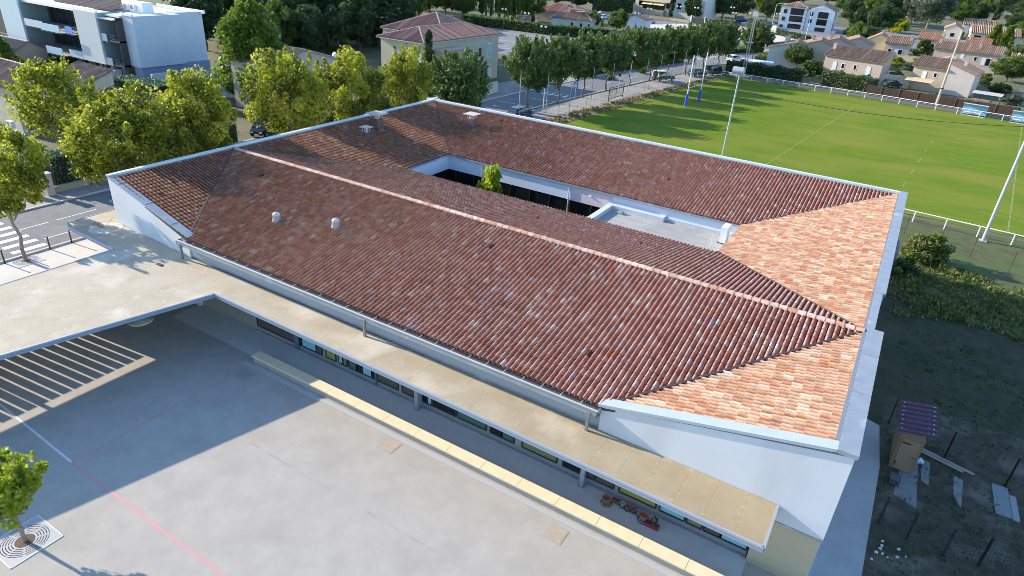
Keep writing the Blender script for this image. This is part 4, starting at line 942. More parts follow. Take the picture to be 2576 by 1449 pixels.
for i in range(25):
    t = i/24; p = qa.lerp(qb, t); p.z = 8.6-1.6*4*t*(1-t)*.5+.0
    if prev: cb.bar(prev, p, .045)
    prev = p
cb.build('cable', steel_d, pw)
# signs and lamps on the avenue
def sign(x, y, h, label, col, wd=.7, post=galv, name='road_sign', rz=0, disc=False):
    e = thing(name, label, 'road sign', (x,y,0), rz); MB().cyl((0,0,0),(0,0,h),.04,n=8).build('post', post, e)
    if disc: MB().cyl((0,-.06,h-.3),(0,-.03,h-.3),wd/2,n=18).build('panel', col, e)
    else: MB().box(-wd/2,wd/2,-.07,-.04,h-wd,h).build('panel', col, e)
    return e
e = sign(-4.08,76.85,2.7,'blue square pedestrian crossing sign beside the avenue trees', mat('sign_blue', (.04,.16,.55), .4), .85)
MB().add([(-.28,-.075,1.95),(.28,-.075,1.95),(0,-.075,2.55)], [(0,1,2)]).build('triangle', white_p, e)
MB().cyl((0,-.08,2.26),(0,-.077,2.26),.045,n=8).bar((0,-.08,2.22),(0,-.08,2.10),.05).bar((0,-.08,2.10),(-.09,-.08,1.99),.03).bar((0,-.08,2.10),(.09,-.08,1.99),.03).build('walking_figure', steel_d, e)
sign(-22.6,26.3,3.0,'dark sign panel on a black post left of the black van', steel_d, 1.0, steel_d)
sign(-2.1,90.1,2.9,'round road sign seen from behind on a pale post left of the off-roader', steel_d, .5, mat('post_pale', (.60,.60,.58), .5), disc=True)
def street_lamp(x, y, h, label, arm=1.6, rz=0.0, grp=None, col=None, head=.5):
    e = thing('street_lamp', label, 'street lamp', (x,y,0), rz, grp); m = col or mat('lamp_white', (.62,.64,.65), .5)
    pole = MB().cyl((0,0,0),(0,0,h-.8),.075,.055,n=8); pr = Vector((0,0,h-.8))
    for i in range(1,6):
        t = i/5*math.pi/2; p = Vector((arm*(1-math.cos(t)),0,h-.8+.8*math.sin(t))); pole.cyl(pr, p, .05, n=6); pr = p
    pole.build('pole', m, e); MB().box(arm-.1,arm+head,-.10,.10,h-.06,h+.06).build('lamp_head', mat('lamp_head', (.72,.73,.74), .4), e); return e
street_lamp(-2.2,212,11,'curved white street lamp in front of the left half of the white flats', 2.6, 0)
street_lamp(9.5,206,11,'curved white street lamp in front of the middle of the white flats', 2.6, 0)
street_lamp(-4.3,66.7,4.6,'short street lamp with bowed arm among the first avenue trees', .8, R(150))
def globe(x, y, h, label, n=2, grp='globe lamps on the car park and boulevard'):
    e = thing('globe_lamp', label, 'street lamp', (x,y,0), 0, grp); MB().cyl((0,0,0),(0,0,h-.2),.06,.045,n=8).build('pole', steel_d, e)
    for s in ((-1,1) if n == 2 else (0,)):
        if n == 2: MB().cyl((0,0,h-.4),(s*.55,0,h-.2),.03,n=6).build('arm', steel_d, e)
        MB().lathe((s*.55,0,h), [(.001,-.26),(.20,-.18),(.28,0),(.20,.18),(.001,.26)], 12).build('globe', mat('globe_white', (.78,.78,.76), .3), e, smooth=True)
    return e
GL = [(-50.3,139.5,6.2,2,'twin globe lamp in the middle of the car park'),(-35.4,121.9,5.4,2,'twin globe lamp nearest the avenue trees in the car park'),(-64,150,5.6,2,'twin globe lamp at the left end of the car park hedge'),
      (-44,172,6,1,'single globe lamp before the blue shuttered house'),(-35.5,180,6,2,'twin globe lamp over the bright green bush'),(-41,205,6,2,'twin globe lamp by the small beige building'),
      (-34,214,7,2,'twin globe lamp before the yellow awnings, left'),(-28.5,216,7,2,'twin globe lamp before the yellow awnings, right'),(-22,238,7,2,'twin globe lamp by the boulevard gate'),(-18,226,6,2,'twin globe lamp right of the boulevard gate'),(-13.5,232,6,2,'twin globe lamp by the blue boulevard railings'),
      (-7,244,6,2,'twin globe lamp left of the white flats'),(44.5,150,5,1,'single globe lamp behind the nearest terraced house'),(62.5,196,5,1,'single globe lamp at the right end of the long terrace'),(36.9,148,1.6,1,'low globe lamp in the walled garden')]
for x, y, h, n, lb in GL: globe(x, y, h, lb, n)

# ---------------------------------------------------------------- right garden
sh = thing('garden_shed', 'narrow wooden garden shed with a purple sheet roof in the shade beside the school', 'shed', (46.85,9.3,0))
MB().box(0,1.0,.1,2.5,0,2.1).build('wall', woodm, sh); MB().box(.12,.86,.06,.10,.05,1.85).build('door', mat('door_wood', (.25,.17,.105), .8, (.30,.21,.13), 2, 6, stretch=(1,1,12)), sh)
MB().box(.15,.20,.03,.06,.3,.5).box(.15,.5,.03,.06,1.6,1.66).box(.74,.80,.02,.06,.9,.96).build('hinges', steel_d, sh)
rf = MB(); n = 28
vs = []
for i in range(n+1):
    y = -.12+2.95*i/n; dz = .03*math.sin(i*math.pi/2*2/1.0) if 0 else (.035 if i % 4 in (1,2) else 0)
    vs += [(-.22,y,2.22+dz),(1.30,y,2.50+dz)]
rf.add(vs, [(2*i,2*i+1,2*i+3,2*i+2) for i in range(n)]); rf.build('roof', purple, sh)
sc_ = MB()
for k in range(7):
    for x, z in ((-.10,2.29),(1.15,2.53)): sc_.lathe((x,.12+k*.4,z), [(.035,0),(.03,.02),(.001,.025)], 8)
sc_.build('roof_screws', mat('screw_pale', (.60,.60,.62), .5), sh)
MB().box(0,1,.1,.14,2.1,2.3).box(0.0,.04,.1,2.5,2.1,2.2).box(.96,1.0,.1,2.5,2.1,2.45).build('gable_board', woodm, sh)
for (x0,y0,x1,y1,lb) in ((48.15,11.8,50.45,11.15,'longer grey plank lying on the grass beside the shed'),(48.2,11.55,50.0,11.05,'shorter grey plank lying against the longer one')):
    e = thing('plank', lb, 'plank', (x0,y0,0)); MB().bar((0,0,.06),(x1-x0,y1-y0,.06),.16,.05).build('board', plank, e)
e = thing('plastic_bag','crumpled blue and white bag lying at the foot of the shed','bag',(48.05,10.6,0)); bgm = MB(); rnd = random.Random(9); N = 12
vs = [(rnd.uniform(.8,1.1)*.24*math.cos(2*math.pi*i/N)*f, rnd.uniform(.8,1.1)*.2*math.sin(2*math.pi*i/N)*f, z+rnd.uniform(-.02,.02)) for z, f in ((0,.9),(.12,1.1),(.24,.8),(.32,.3)) for i in range(N)]
bgm.add(vs, [(j*N+i,j*N+(i+1)%N,(j+1)*N+(i+1)%N,(j+1)*N+i) for j in range(3) for i in range(N)]); bgm.build('sack', mat('bag_blue', (.18,.28,.52), .5, (.55,.60,.68), 7, 3, .45,.55), e)
fence('dark post and mesh fence dividing the side path garden plot', [(46.75,5.0),(47.87,4.74)], 1.1, 1.6, steel_d, cell=.1, wires=9, thick=.09)
fence('dark mesh fence crossing the rough garden at the bottom right corner', [(49.2,4.6),(50.47,4.89),(53.2,5.3),(56,5.8)], 2.6, 1.6, steel_d, cell=.12, wires=8, thick=.09)
fence('dark mesh fence along the back of the rough garden', [(46.6,13.2),(49.19,11.68),(51.73,11.2),(55,10.4)], 2.6, 1.7, steel_d, cell=.3, wires=3, thick=.09)
MBs = MB().box(-.3,.35,-1.1,1.1,0,.05); e = thing('metal_sheet','grey panel lying flat on the rough garden','panel',(51.5,9.9,.01),R(2)); MBs.build('sheet', mat('sheet_grey', (.20,.225,.23), .7), e)
MB().box(.36,.62,-1.15,.6,0,.07).build('side_strip', mat('sheet_pale', (.26,.275,.27), .7), e)
rnd = random.Random(4); pr = None
for k, (x, y) in enumerate(((47.63,3.9),(47.59,3.41),(47.06,3.26),(47.9,3.66),(46.83,3.19),(47.0,3.7),(46.95,3.5),(47.25,3.15),(46.7,2.7),(47.0,4.0))):
    if pr is None:
        pr = thing('stone','','stone',(x,y,0)); s_ = MB(); vs = []; N = 7
        for z, f in ((0,.8),(.05,1.0),(.10,.6)): vs += [(.09*f*math.cos(2*math.pi*i/N)*rnd.uniform(.8,1.2), .07*f*math.sin(2*math.pi*i/N)*rnd.uniform(.8,1.2), z) for i in range(N)]
        s_.add(vs, [(j*N+i,j*N+(i+1)%N,(j+1)*N+(i+1)%N,(j+1)*N+i) for j in range(2) for i in range(N)]+[tuple(range(2*N,3*N))]); s_.build('lump', mat('white_stone', (.60,.58,.55), .9), pr); q = pr
    else: q = dup(pr, (x,y,0), rnd.uniform(0,6), scale=(rnd.uniform(.6,1.2),)*3)
    q['label'] = 'small white stone scattered on the grass by the side path'; q['group'] = 'white stones by the side path'
e = thing('storage_tub','dark grey square tub beside the shed doorstep','tub',(47.15,8.3,0)); MB().box(-.2,.2,-.25,.25,0,.32).build('tub_body', mat('tub', (.06,.065,.08), .7), e); MB().box(-.22,.22,-.27,.27,.32,.35).build('lid', mat('tub_lid', (.09,.095,.11), .7), e)
bx = thing('wall_ventilator','dark blue machine fixed to the school east wall','ventilator',(44.6,29.0,0)); MB().lathe((0,0,0), [(.001,0),(1.1,0),(1.15,.15),(.9,.35),(.001,.4)], 18).xf(Matrix.Translation((0,0,3.6)) @ Matrix.Rotation(R(90), 4, 'Y')).build('fan_drum', mat('fan_navy', (.05,.06,.10), .5), bx)
plant('bush','weed_shrub','round leafy bush at the sunny corner behind the school','bush',(47.3,39.5,0),2.9,4.2,.3)
plant('bush','dark_shrub','low green bush against the school east wall','bush',(46.0,35.2,0),1.6,2.6,1.3)

# ---------------------------------------------------------------- houses
def opening(e, face, L, W, u, z, w_, h_, kind, m=None):
    """a window with frame and pane set on one face, in the house's own frame"""
    if face == 'f': P = lambda a, d, zz: (a, -d, zz)
    elif face == 'r': P = lambda a, d, zz: (L+d, a, zz)
    elif face == 'l': P = lambda a, d, zz: (-d, a, zz)
    else: P = lambda a, d, zz: (a, W+d, zz)
    def slab(a0, a1, z0, z1, d0, d1):
        q = [P(a0,d0,z0),P(a1,d0,z0),P(a1,d0,z1),P(a0,d0,z1),P(a0,d1,z0),P(a1,d1,z0),P(a1,d1,z1),P(a0,d1,z1)]
        return q, [(0,3,2,1),(4,5,6,7),(0,1,5,4),(1,2,6,5),(2,3,7,6),(3,0,4,7)]
    def bb(ls):
        mb = MB()
        for q in ls: mb.add(*slab(*q))
        return mb
    if kind in ('win', 'open', 'dark', 'open2'):
        t = .09; o = bb([(u-t,u+w_+t,z-t,z,0,.06),(u-t,u+w_+t,z+h_,z+h_+t,0,.06),(u-t,u,z,z+h_,0,.05),(u+w_,u+w_+t,z,z+h_,0,.05)]).build('window', white_p if kind != 'dark' else framem, e)
        p = bb([(u,u+w_,z,z+h_,.0,.02)]).build('pane', m or darkwin); p.parent = o
        if kind == 'open': bb([(u-w_*.95,u-.12,z,z+h_,.02,.08)]).build('shutter', mat('shutter_white', (.66,.70,.76), .6), e)
        if kind == 'open2':
            for a in (u-w_*.55, u+w_+.1): bb([(a,a+w_*.45,z,z+h_,.02,.08)]).build('shutter', mat('shutter_teal', (.20,.45,.45), .6), e)
    elif kind == 'shut':
        bb([(u,u+w_,z,z+h_,0,.07)]).build('shutter', m or MATS.get('shutter_white') or mat('shutter_white', (.66,.70,.76), .6), e)
        bb([(u-.06,u+w_+.06,z-.12,z-.03,0,.12)]).build('sill', white_p, e)
def house(name, label, A, ang, L, W, h, wall, roof, rise, kind, wins=(), chim=(), group=None, cat='house', over=.35, pitch=.42, apex=.5, z0=0, ln=40.0):
    e = thing(name, label, cat, (A[0],A[1],z0), R(ang), group); H = h+rise; o = over
    wm = MB()
    if kind == 'mono': wm.add([(0,0,0),(L,0,0),(L,W,0),(0,W,0),(0,0,h),(L,0,h),(L,W,H),(0,W,H)], [(0,3,2,1),(4,5,6,7),(0,1,5,4),(1,2,6,5),(2,3,7,6),(3,0,4,7)]); polys = [[(-o,-o,h-rise*o/W),(L+o,-o,h-rise*o/W),(L+o,W,H),(-o,W,H)]]
    elif kind == 'monox': wm.add([(0,0,0),(L,0,0),(L,W,0),(0,W,0),(0,0,H),(L,0,h),(L,W,h),(0,W,H)], [(0,3,2,1),(4,5,6,7),(0,1,5,4),(1,2,6,5),(2,3,7,6),(3,0,4,7)]); polys = [[(L+o,-o*.3,h-rise*o/L),(L+o,W,h-rise*o/L),(0,W,H),(0,-o*.3,H)]]
    elif kind == 'gablex':
        y = W*apex; wm.add([(0,0,0),(L,0,0),(L,W,0),(0,W,0),(0,0,h),(L,0,h),(L,W,h),(0,W,h),(0,y,H),(L,y,H)], [(0,3,2,1),(0,1,5,4),(2,3,7,6),(1,2,6,9,5),(3,0,4,8,7),(4,5,9,8),(6,7,8,9)])
        s1 = rise*o/y; s2 = rise*o/(W-y); polys = [[(-o*.4,-o,h-s1),(L+o*.4,-o,h-s1),(L+o*.4,y,H),(-o*.4,y,H)],[(-o*.4,W+o,h-s2),(L+o*.4,W+o,h-s2),(L+o*.4,y,H),(-o*.4,y,H)]]
    elif kind == 'gabley':
        x = L*apex; wm.add([(0,0,0),(L,0,0),(L,W,0),(0,W,0),(0,0,h),(L,0,h),(L,W,h),(0,W,h),(x,0,H),(x,W,H)], [(0,3,2,1),(0,1,5,8,4),(1,2,6,5),(2,3,7,9,6),(3,0,4,7),(4,8,9,7),(5,6,9,8)])
        s1 = rise*o/x; s2 = rise*o/(L-x); polys = [[(-o,-o*.4,h-s1),(-o,W,h-s1),(x,W,H),(x,-o*.4,H)],[(L+o,-o*.4,h-s2),(L+o,W,h-s2),(x,W,H),(x,-o*.4,H)]]
    elif kind == 'hip':
        wm.box(0,L,0,W,0,h)
        if L >= W: r0, r1 = (W/2,W/2,H),(L-W/2,W/2,H)
        else: r0, r1 = (L/2,L/2,H),(L/2,W-L/2,H)
        if L-1e-3 < W < L+1e-3: r1 = r0
        a,b,c_,d = (-o,-o,h),(L+o,-o,h),(L+o,W+o,h),(-o,W+o,h)
        if L >= W: polys = [[a,b,r1,r0],[b,c_,r1],[c_,d,r0,r1],[d,a,r0]]
        else: polys = [[a,b,r0],[b,c_,r1,r0],[c_,d,r1],[d,a,r0,r1]]
        if r0 == r1: polys = [[a,b,r0],[b,c_,r0],[c_,d,r0],[d,a,r0]]
    elif kind == 'flat':
        wm.box(0,L,0,W,0,h); polys = []
        MB().box(-.1,L+.1,-.1,W+.1,h,h+.2).build('parapet', white_p, e)
    wm.build('wall', wall, e)
    if kind == 'hip': MB().prism([(-o,-o),(L+o,-o),(L+o,W+o),(-o,W+o)], h-.12, h-.01).build('eave_board', cream_r, e)
    for P in polys:
        tiled('roof', [(x,y,z+.06) for x, y, z in P], roof, e, pitch=pitch, length=ln, prof=PROF_LO, lift=0, world=False, amp=1.9)
        if kind != 'hip': MB().thick([(x,y,z+.02) for x, y, z in P], .14).build('roof_edge', mat('roof_edge', (.40,.27,.20), .8), e)
    rd = MB(); cap = MATS.get('ridge_pale') or mat('ridge_pale', (.56,.42,.34), .8)
    if kind == 'gablex': rd.cyl((-o*.4,W*apex,H+.06),(L+o*.4,W*apex,H+.06),.14,n=8)
    elif kind == 'gabley': rd.cyl((L*apex,-o*.4,H+.06),(L*apex,W,H+.06),.14,n=8)
    elif kind == 'hip':
        rd.cyl((a[0],a[1],h+.05),(r0[0],r0[1],H+.06),.13,n=8).cyl((b[0],b[1],h+.05),((r1 if L >= W else r0)[0],(r1 if L >= W else r0)[1],H+.06),.13,n=8)
        if r0 != r1: rd.cyl((r0[0],r0[1],H+.06),(r1[0],r1[1],H+.06),.13,n=8)
        rd.cyl((c_[0],c_[1],h+.05),(r1[0],r1[1],H+.06),.13,n=8)
    if rd.v: rd.build('ridge_cap', cap, e)
    for q in wins: opening(e, q[0], L, W, *q[1:])
    for (x, y, z, hh) in chim:
        ch_ = MB().box(x-.28,x+.28,y-.35,y+.35,z-1.5,z+hh).build('chimney', wall, e)
        cc = MB().box(x-.36,x+.36,y-.43,y+.43,z+hh,z+hh+.1).build('chimney_cap', mat('chim_cap', (.45,.33,.26), .9)); cc.parent = ch_
    return e
TR = 'terraced houses beyond the pitch'
house('terraced_house', 'nearest pink rendered house with striped clay roof, half hidden by the concrete pole', (41,143), -9, 6.0, 6.0, 4.7, beige, TILE_B, 1.4, 'mono', [('f',1.9,2.2,.75,1.55,'shut',mat('bright_white',(.82,.82,.82),.5)),('f',4.0,2.9,.5,.8,'win')], group=TR)
house('terraced_house', 'grey gable block joined to the right of the nearest house by the concrete pole', (47.0,142.1), -9, 5.0, 9.5, 4.3, mat('mauve_render', (.50,.44,.40), .9, (.55,.49,.45), .6, 5), TILE_B, 1.6, 'monox', [], [(2.2,4.5,5.3,1.1)], group=TR)
house('terraced_house', 'house with an orange lit roof slope right behind the nearest house', (41.8,152.5), -9, 9.0, 9.0, 4.2, beige, TILE_O, 1.5, 'gabley', [], [(7.5,3,5.0,1.0)], group=TR)
house('terraced_house', 'long pink and ochre house with two white shutters behind the round hedge', (23.8,142.7), -11, 11.8, 6.0, 4.7, pinkb, TILE_B, 1.6, 'mono', [('f',1.9,1.9,.85,1.6,'shut'),('f',3.8,2.4,.55,.9,'win'),('f',6.3,2.5,.5,.9,'win'),('f',8.9,1.9,.85,1.6,'shut')], [(.3,3.6,5.6,1.2)], group=TR)
house('terraced_house', 'grey gable ended house with orange roof edge beside the blue awning', (10.8,147.5), 7, 9.3, 8.5, 4.4, grey_r, TILE_B, 1.5, 'gabley', [], [(3.2,2,5.4,1.4),(3.6,6,5.4,1.4)], group=TR, apex=.62)
house('terraced_house', 'pale stepped house behind the grey gable ended one', (15.5,157.5), 7, 8.6, 8.5, 4.6, beige, TILE_B, 1.5, 'gabley', [('f',7.6,.6,.5,2.2,'dark')], [(3.0,3,5.6,1.3)], group=TR, apex=.55)
house('terraced_house', 'pinkish stepped house with three chimneys in the stepped row', (18.0,168.5), 7, 8.6, 9.0, 4.6, pinkb, TILE_B, 1.5, 'gabley', [('f',7.6,.6,.5,2.4,'dark')], [(3.0,2,5.6,1.4),(3.2,5,5.6,1.4),(3.4,8,5.6,1.4)], group=TR, apex=.55)
house('terraced_house', 'farthest house of the stepped row next to the blue green pine', (22.5,180.5), 7, 7.6, 9.0, 4.4, beige, TILE_B, 1.4, 'gabley', [], group=TR, apex=.5)
house('terraced_house', 'pink house with an open white shutter behind the walled patio', (32.1,192.8), 0, 6.0, 7.0, 4.5, pinkb, TILE_B, 1.4, 'mono', [('f',1.0,2.0,.7,1.1,'win'),('f',3.5,1.6,.9,1.5,'open')], [(5.6,4,5.5,1.0)], group=TR)
house('terraced_house', 'yellow lit gable house left of the pink one with the open shutter', (27.2,197), 3, 6.0, 8.0, 4.4, mat('ochre_render', (.60,.47,.28), .9), TILE_B, 1.7, 'gabley', [], [(5.2,1,5.4,.9),(3.0,6,5.8,.9)], group=TR)
house('terraced_house', 'small red roofed house with open shutter in front of the silver tree', (39,220.3), -3, 5.9, 6.5, 4.5, beige, TILE_O, 1.4, 'mono', [('f',3.6,1.8,.9,1.5,'open')], [(5.7,4,5.6,1.1)], group=TR)
house('terraced_house', 'long terrace with a wide striped roof and open white shutter, right of the concrete pole', (43.8,192.2), -5, 14.6, 7.2, 4.5, beige, TILE_B, 1.5, 'mono', [('f',9.3,2.6,.6,.9,'win'),('f',12.0,1.7,.95,1.8,'open'),('f',6.2,2.3,.8,1.6,'shut')], [(.4,4.5,5.4,1.0),(9.6,3.6,5.2,1.1)], group=TR)
house('terraced_house', 'short house with a red striped roof behind the right half of the long terrace', (51,217.5), -5, 5.7, 6.5, 4.5, beige, TILE_O, 1.5, 'mono', [], [(.4,4,5.6,1.0)], group=TR)
house('detached_house', 'low cream house with a wide hipped roof and arched porch, upper right', (54.2,292), 3, 15.5, 14, 3.4, cream_r, TILE_B, 2.2, 'gablex', [('f',5.2,.3,2.4,2.2,'dark'),('f',1.2,.3,2.2,2.2,'dark')], pitch=.6)
house('detached_house', 'brown roofed house with a shadowed front beside the silver tree, upper right', (45.5,299), 0, 6, 14, 3.6, cream_r, TILE_B, 1.6, 'gabley', [('f',2.2,.8,1.4,1.4,'win')], pitch=.6)
house('detached_house', 'long low house with pale walls behind the hedge, left of the tall cypress', (52.0,338), 2, 12, 12, 3.8, cream_r, TILE_B, 2.0, 'gablex', [('f',1.0,1,2,1.6,'win',lightpan),('f',6,1,1.2,1.4,'dark')], pitch=.6)
house('detached_house', 'beige annex with one small window at the far right behind the trees', (61.5,199), -5, 9, 7, 3.6, beige, TILE_B, 1.2, 'mono', [('f',1.6,1.2,.6,1.0,'win')])
house('white_house', 'white house end wall cut by the right photo edge above the team shelters', (61.6,124.5), -5, 9, 7, 5.0, white, TILE_B, 1.5, 'gablex', [])
# walls, awnings and sheds round the terraces
def wallobj(name, label, pts, h, t, m, cat='wall', cap=None, z0=0):
    e = thing(name, label, cat, (pts[0][0],pts[0][1],z0)); w_ = MB(); c_ = MB()
    for a, b in zip(pts[:-1], pts[1:]):
        a = (a[0]-pts[0][0],a[1]-pts[0][1]); b = (b[0]-pts[0][0],b[1]-pts[0][1])
        w_.bar((a[0],a[1],h/2),(b[0],b[1],h/2),t,h); c_.bar((a[0],a[1],h+.03),(b[0],b[1],h+.03),t+.1,.06)
    w_.build('wall', m, e); c_.build('capping', cap or m, e); return e
wallobj('garden_wall', 'pinkish patio wall joining the two nearest houses', [(35.2,141.0),(41.1,142.4)], 2.4, .25, pinkb, cap=mat('cap_pale', (.62,.54,.45), .9))
wallobj('garden_wall', 'low wall behind the patio under the open shutter house', [(33.5,188.5),(43.5,187)], 2.2, .25, beige)
wallobj('retaining_wall', 'low grey retaining wall behind the far pitch railing', [(8,125.0),(28,124.0),(47,121.6),(60,120)], .5, .3, mat('low_wall_grey', (.20,.19,.18), .9))
wallobj('garden_wall', 'beige wall with two small gate columns beside the blue awning', [(3.4,131.5),(10.6,134.5)], 1.3, .25, beige)
e = thing('reed_fence', 'brown reed fence below the nearest house behind the railing', 'fence', (34,127,0)); rf_ = MB()
for k in range(60): x = k*.42; rf_.add([(x,-x*.11+random.uniform(-.02,.02),0),(x+.42,-(x+.42)*.11,0),(x+.42,-(x+.42)*.11,1.75+random.uniform(-.1,.1)),(x,-x*.11,1.75)], [(0,1,2,3)])
rf_.build('reeds', mat('reed_brown', (.055,.032,.022), .9, (.10,.06,.04), 3, 6, stretch=(8,8,1)), e)
for k in range(9): MB().cyl((k*3.1,-k*3.1*.11-.05,0),(k*3.1,-k*3.1*.11-.05,2.1),.04,n=6).build('post', mat('reed_post', (.22,.13,.09), .8), e)
def awning(label, x, y, L, D, z, rz, m, drop=.5):
    e = thing('awning', label, 'awning', (x,y,0), rz); a_ = MB(); n = 6
    for i in range(n):
        y0 = -D*i/n; y1 = -D*(i+1)/n; z0 = z-drop*(i/n)**1.6; z1 = z-drop*((i+1)/n)**1.6; a_.add([(0,y0,z0),(L,y0,z0),(L,y1,z1),(0,y1,z1)], [(0,1,2,3)])
    a_.build('canvas', m, e); MB().bar((0,-D,z-drop),(L,-D,z-drop),.07).bar((.1,-D,z-drop),(.1,0,z-drop-.5),.05).bar((L-.1,-D,z-drop),(L-.1,0,z-drop-.5),.05).build('frame', white_p, e); return e
awning('ochre straw coloured awning on the front of the nearest house', 40.6, 142.0, 4.9, 3.2, 2.55, R(-9), mat('straw', (.55,.40,.20), .8, (.62,.47,.26), 3, 4, stretch=(1,6,1)), .35)
awning('light blue and white awning beside the grey gable wall', 8.6, 139.5, 5.4, 2.2, 2.2, R(3), mat('awn_blue', (.30,.50,.68), .7, (.66,.72,.76), .8, 3, .5, .56), .3)
e = thing('carport', 'small shelter with a corrugated pale roof left of the blue team shelters', 'shelter', (51.8,131,0), R(-8)); cr_ = MB()
for k in range(24): x = k*.2; cr_.add([(x,0,2.3+.05*(k%2)),(x+.2,0,2.3+.05*((k+1)%2)),(x+.2,3,2.5+.05*((k+1)%2)),(x,3,2.5+.05*(k%2))], [(0,1,2,3)])
cr_.build('roof', mat('corrugated', (.50,.46,.40), .7), e)
for x, y in ((.1,.1),(4.6,.1),(.1,2.9),(4.6,2.9)): MB().cyl((x,y,0),(x,y,2.35),.05,n=6).build('post', barkd, e)
MB().box(.2,3.4,1.2,2.8,0,1.1).build('stored_timber', mat('timber_pile', (.33,.25,.18), .9, (.20,.14,.10), 3, 5), e)
for i, (x, y, lb) in enumerate(((-2.6,200.5,'left of two tall cream sculpture like seats beyond the avenue'),(.6,199.5,'right of two tall cream sculpture like seats beyond the avenue'))):
    e = thing('lifeguard_chair', lb, 'tall chair', (x,y,0)); MB().add([(-.8,0,2.5),(.8,0,2.5),(.9,1.2,5.2),(-.5,1.2,5.2)], [(0,1,2,3)]).build('seat_back', mat('cream_paint', (.72,.68,.52), .7), e)
    for a, b in (((-1.1,-1,0),(-.7,0,2.6)),((1.1,-1,0),(.7,0,2.6)),((-1.1,1.4,0),(-.6,1.2,4.8)),((1.1,1.4,0),(.8,1.2,4.8)),((-1.0,-.6,1.0),(1.0,-.6,1.0)),((-1,1.4,1.6),(1,1.4,1.6))): MB().bar(a,b,.16).build('leg', MATS['cream_paint'], e)

# white flats, block with awnings, bungalow with teal shutters
wf = house('white_flats', 'white three storey block of flats with large loggias beyond the avenue', (-9.6,261), 3, 9.2, 12, 7.9, white, TILE_B, 1.6, 'hip', [('f',1.2,5.6,1.0,1.2,'dark'),('f',1.0,3.0,1.0,1.2,'dark'),('f',.8,.6,1.0,.8,'dark'),('f',3.6,5.3,4.6,2.1,'dark'),('f',3.6,2.9,4.6,1.9,'dark'),('f',3.6,.5,4.6,1.5,'dark')], cat='flats', pitch=.6)
house('white_flats', 'grey white right wing of the flats with two stacked loggias', (-.3,262.2), 3, 9.6, 15, 7.4, mat('flat_white', (.60,.64,.66), .9), TILE_B, 2.2, 'gabley', [('f',4.0,4.9,3.4,2.0,'dark'),('f',4.0,2.5,3.4,1.9,'dark'),('f',4.0,.3,3.4,1.2,'dark'),('f',1.2,5.4,1.0,1.1,'dark'),('f',1.2,3.0,1.0,1.1,'dark'),('r',2,4.3,1.2,2.8,'dark'),('r',6,4.3,1.2,2.8,'dark'),('r',2,.8,1.2,2.6,'dark'),('r',6,.8,1.2,2.6,'dark')], cat='flats', pitch=.6)
ab = house('apartment_block', 'cream apartment block with yellow awnings on the boulevard', (-69,256), -4, 19, 14, 12.5, cream_r, TILE_B, 1.5, 'hip', [('f',1.2,4.4,1.2,1.6,'dark'),('f',1.2,8.0,1.2,1.6,'dark'),('f',4.4,3.6,2.6,1.8,'dark'),('f',16.5,3.4,2.2,1.8,'dark'),('f',6.2,2.6,9.6,2.2,'dark'),('f',6.5,6.6,1.4,2.2,'dark'),('f',9.5,6.6,1.4,2.2,'dark'),('f',13,6.6,1.4,2.2,'dark'),('f',16.5,6.6,1.2,2.2,'dark'),('f',6.5,9.8,1.4,2.0,'dark'),('f',12,9.8,1.4,2.0,'dark')], cat='apartment building', pitch=.6)
MB().box(4.2,19,-1.4,-.05,5.4,6.5).build('balcony', cream_r, ab); MB().box(4.2,19,-1.4,-.05,8.7,9.5).build('balcony', cream_r, ab); MB().box(6,16.5,-2.4,-.05,0,2.4).build('terrace_front', beige, ab)
for x in (6.4, 11.4):
    m = MB().add([(x,-.1,5.1),(x+4.6,-.1,5.1),(x+4.6,-2.2,4.3),(x,-2.2,4.3)], [(0,1,2,3)]); m.build('awning', mat('awn_yellow', (.68,.58,.26), .7), ab)
house('apartment_block', 'grey white wing right of the apartment block with the yellow awnings', (-49.5,254.6), -4, 13, 14, 12.5, mat('wing_white', (.56,.56,.53), .9), TILE_B, 1.5, 'hip', [('f',1.6,3.6,1.6,2.0,'dark'),('f',1.6,7.4,1.4,2.6,'dark'),('f',8.5,3.6,1.6,2.0,'dark'),('f',8.5,7.4,1.4,2.6,'dark')], cat='apartment building', pitch=.6)
house('bungalow', 'pale green bungalow with teal shutters, brick chimney and dormer beyond the car park', (-61,173.5), 6, 13.2, 9.5, 2.7, mat('bung', (.52,.53,.44), .9), TILE_B, 2.6, 'hip', [('f',.9,.3,.8,1.9,'win',lightpan),('f',6.6,.7,.7,1.2,'open2'),('f',9.6,.7,.7,1.2,'open2'),('f',12.2,.7,.6,1.2,'open2')], [(4.4,3.2,4.2,1.5)], pitch=.5, cat='house')
dm = [o for o in C.objects if o.name.startswith('bungalow')][0]; MB().box(7.4,9.4,1.6,4.2,3.4,4.9).build('dormer', mat('dormer_wood',(.30,.19,.13),.8), dm); MB().box(7.1,9.7,1.3,4.4,4.9,5.02).build('dormer_roof', mat('dormer_roof', (.36,.24,.20), .8), dm)
house('bungalow', 'red roofed house left behind the bungalow with teal shutters', (-76,189), 4, 17, 12, 3.0, beige, TILE_O, 2.4, 'hip', [], [(10,4,4.6,1.0),(12.5,5,4.6,1.0)], pitch=.5)
house('garden_house', 'small grey roofed lean-to left of the bungalow with teal shutters', (-69.5,166), 6, 6, 4, 2.0, cream_r, TILE_B, .7, 'gablex', pitch=.5)
house('garage', 'small beige building with a grey tiled gable roof beyond the avenue trees', (-46.5,197.5), 5, 7.5, 6, 2.8, white, TILE_B, 1.3, 'gabley', [], pitch=.5)
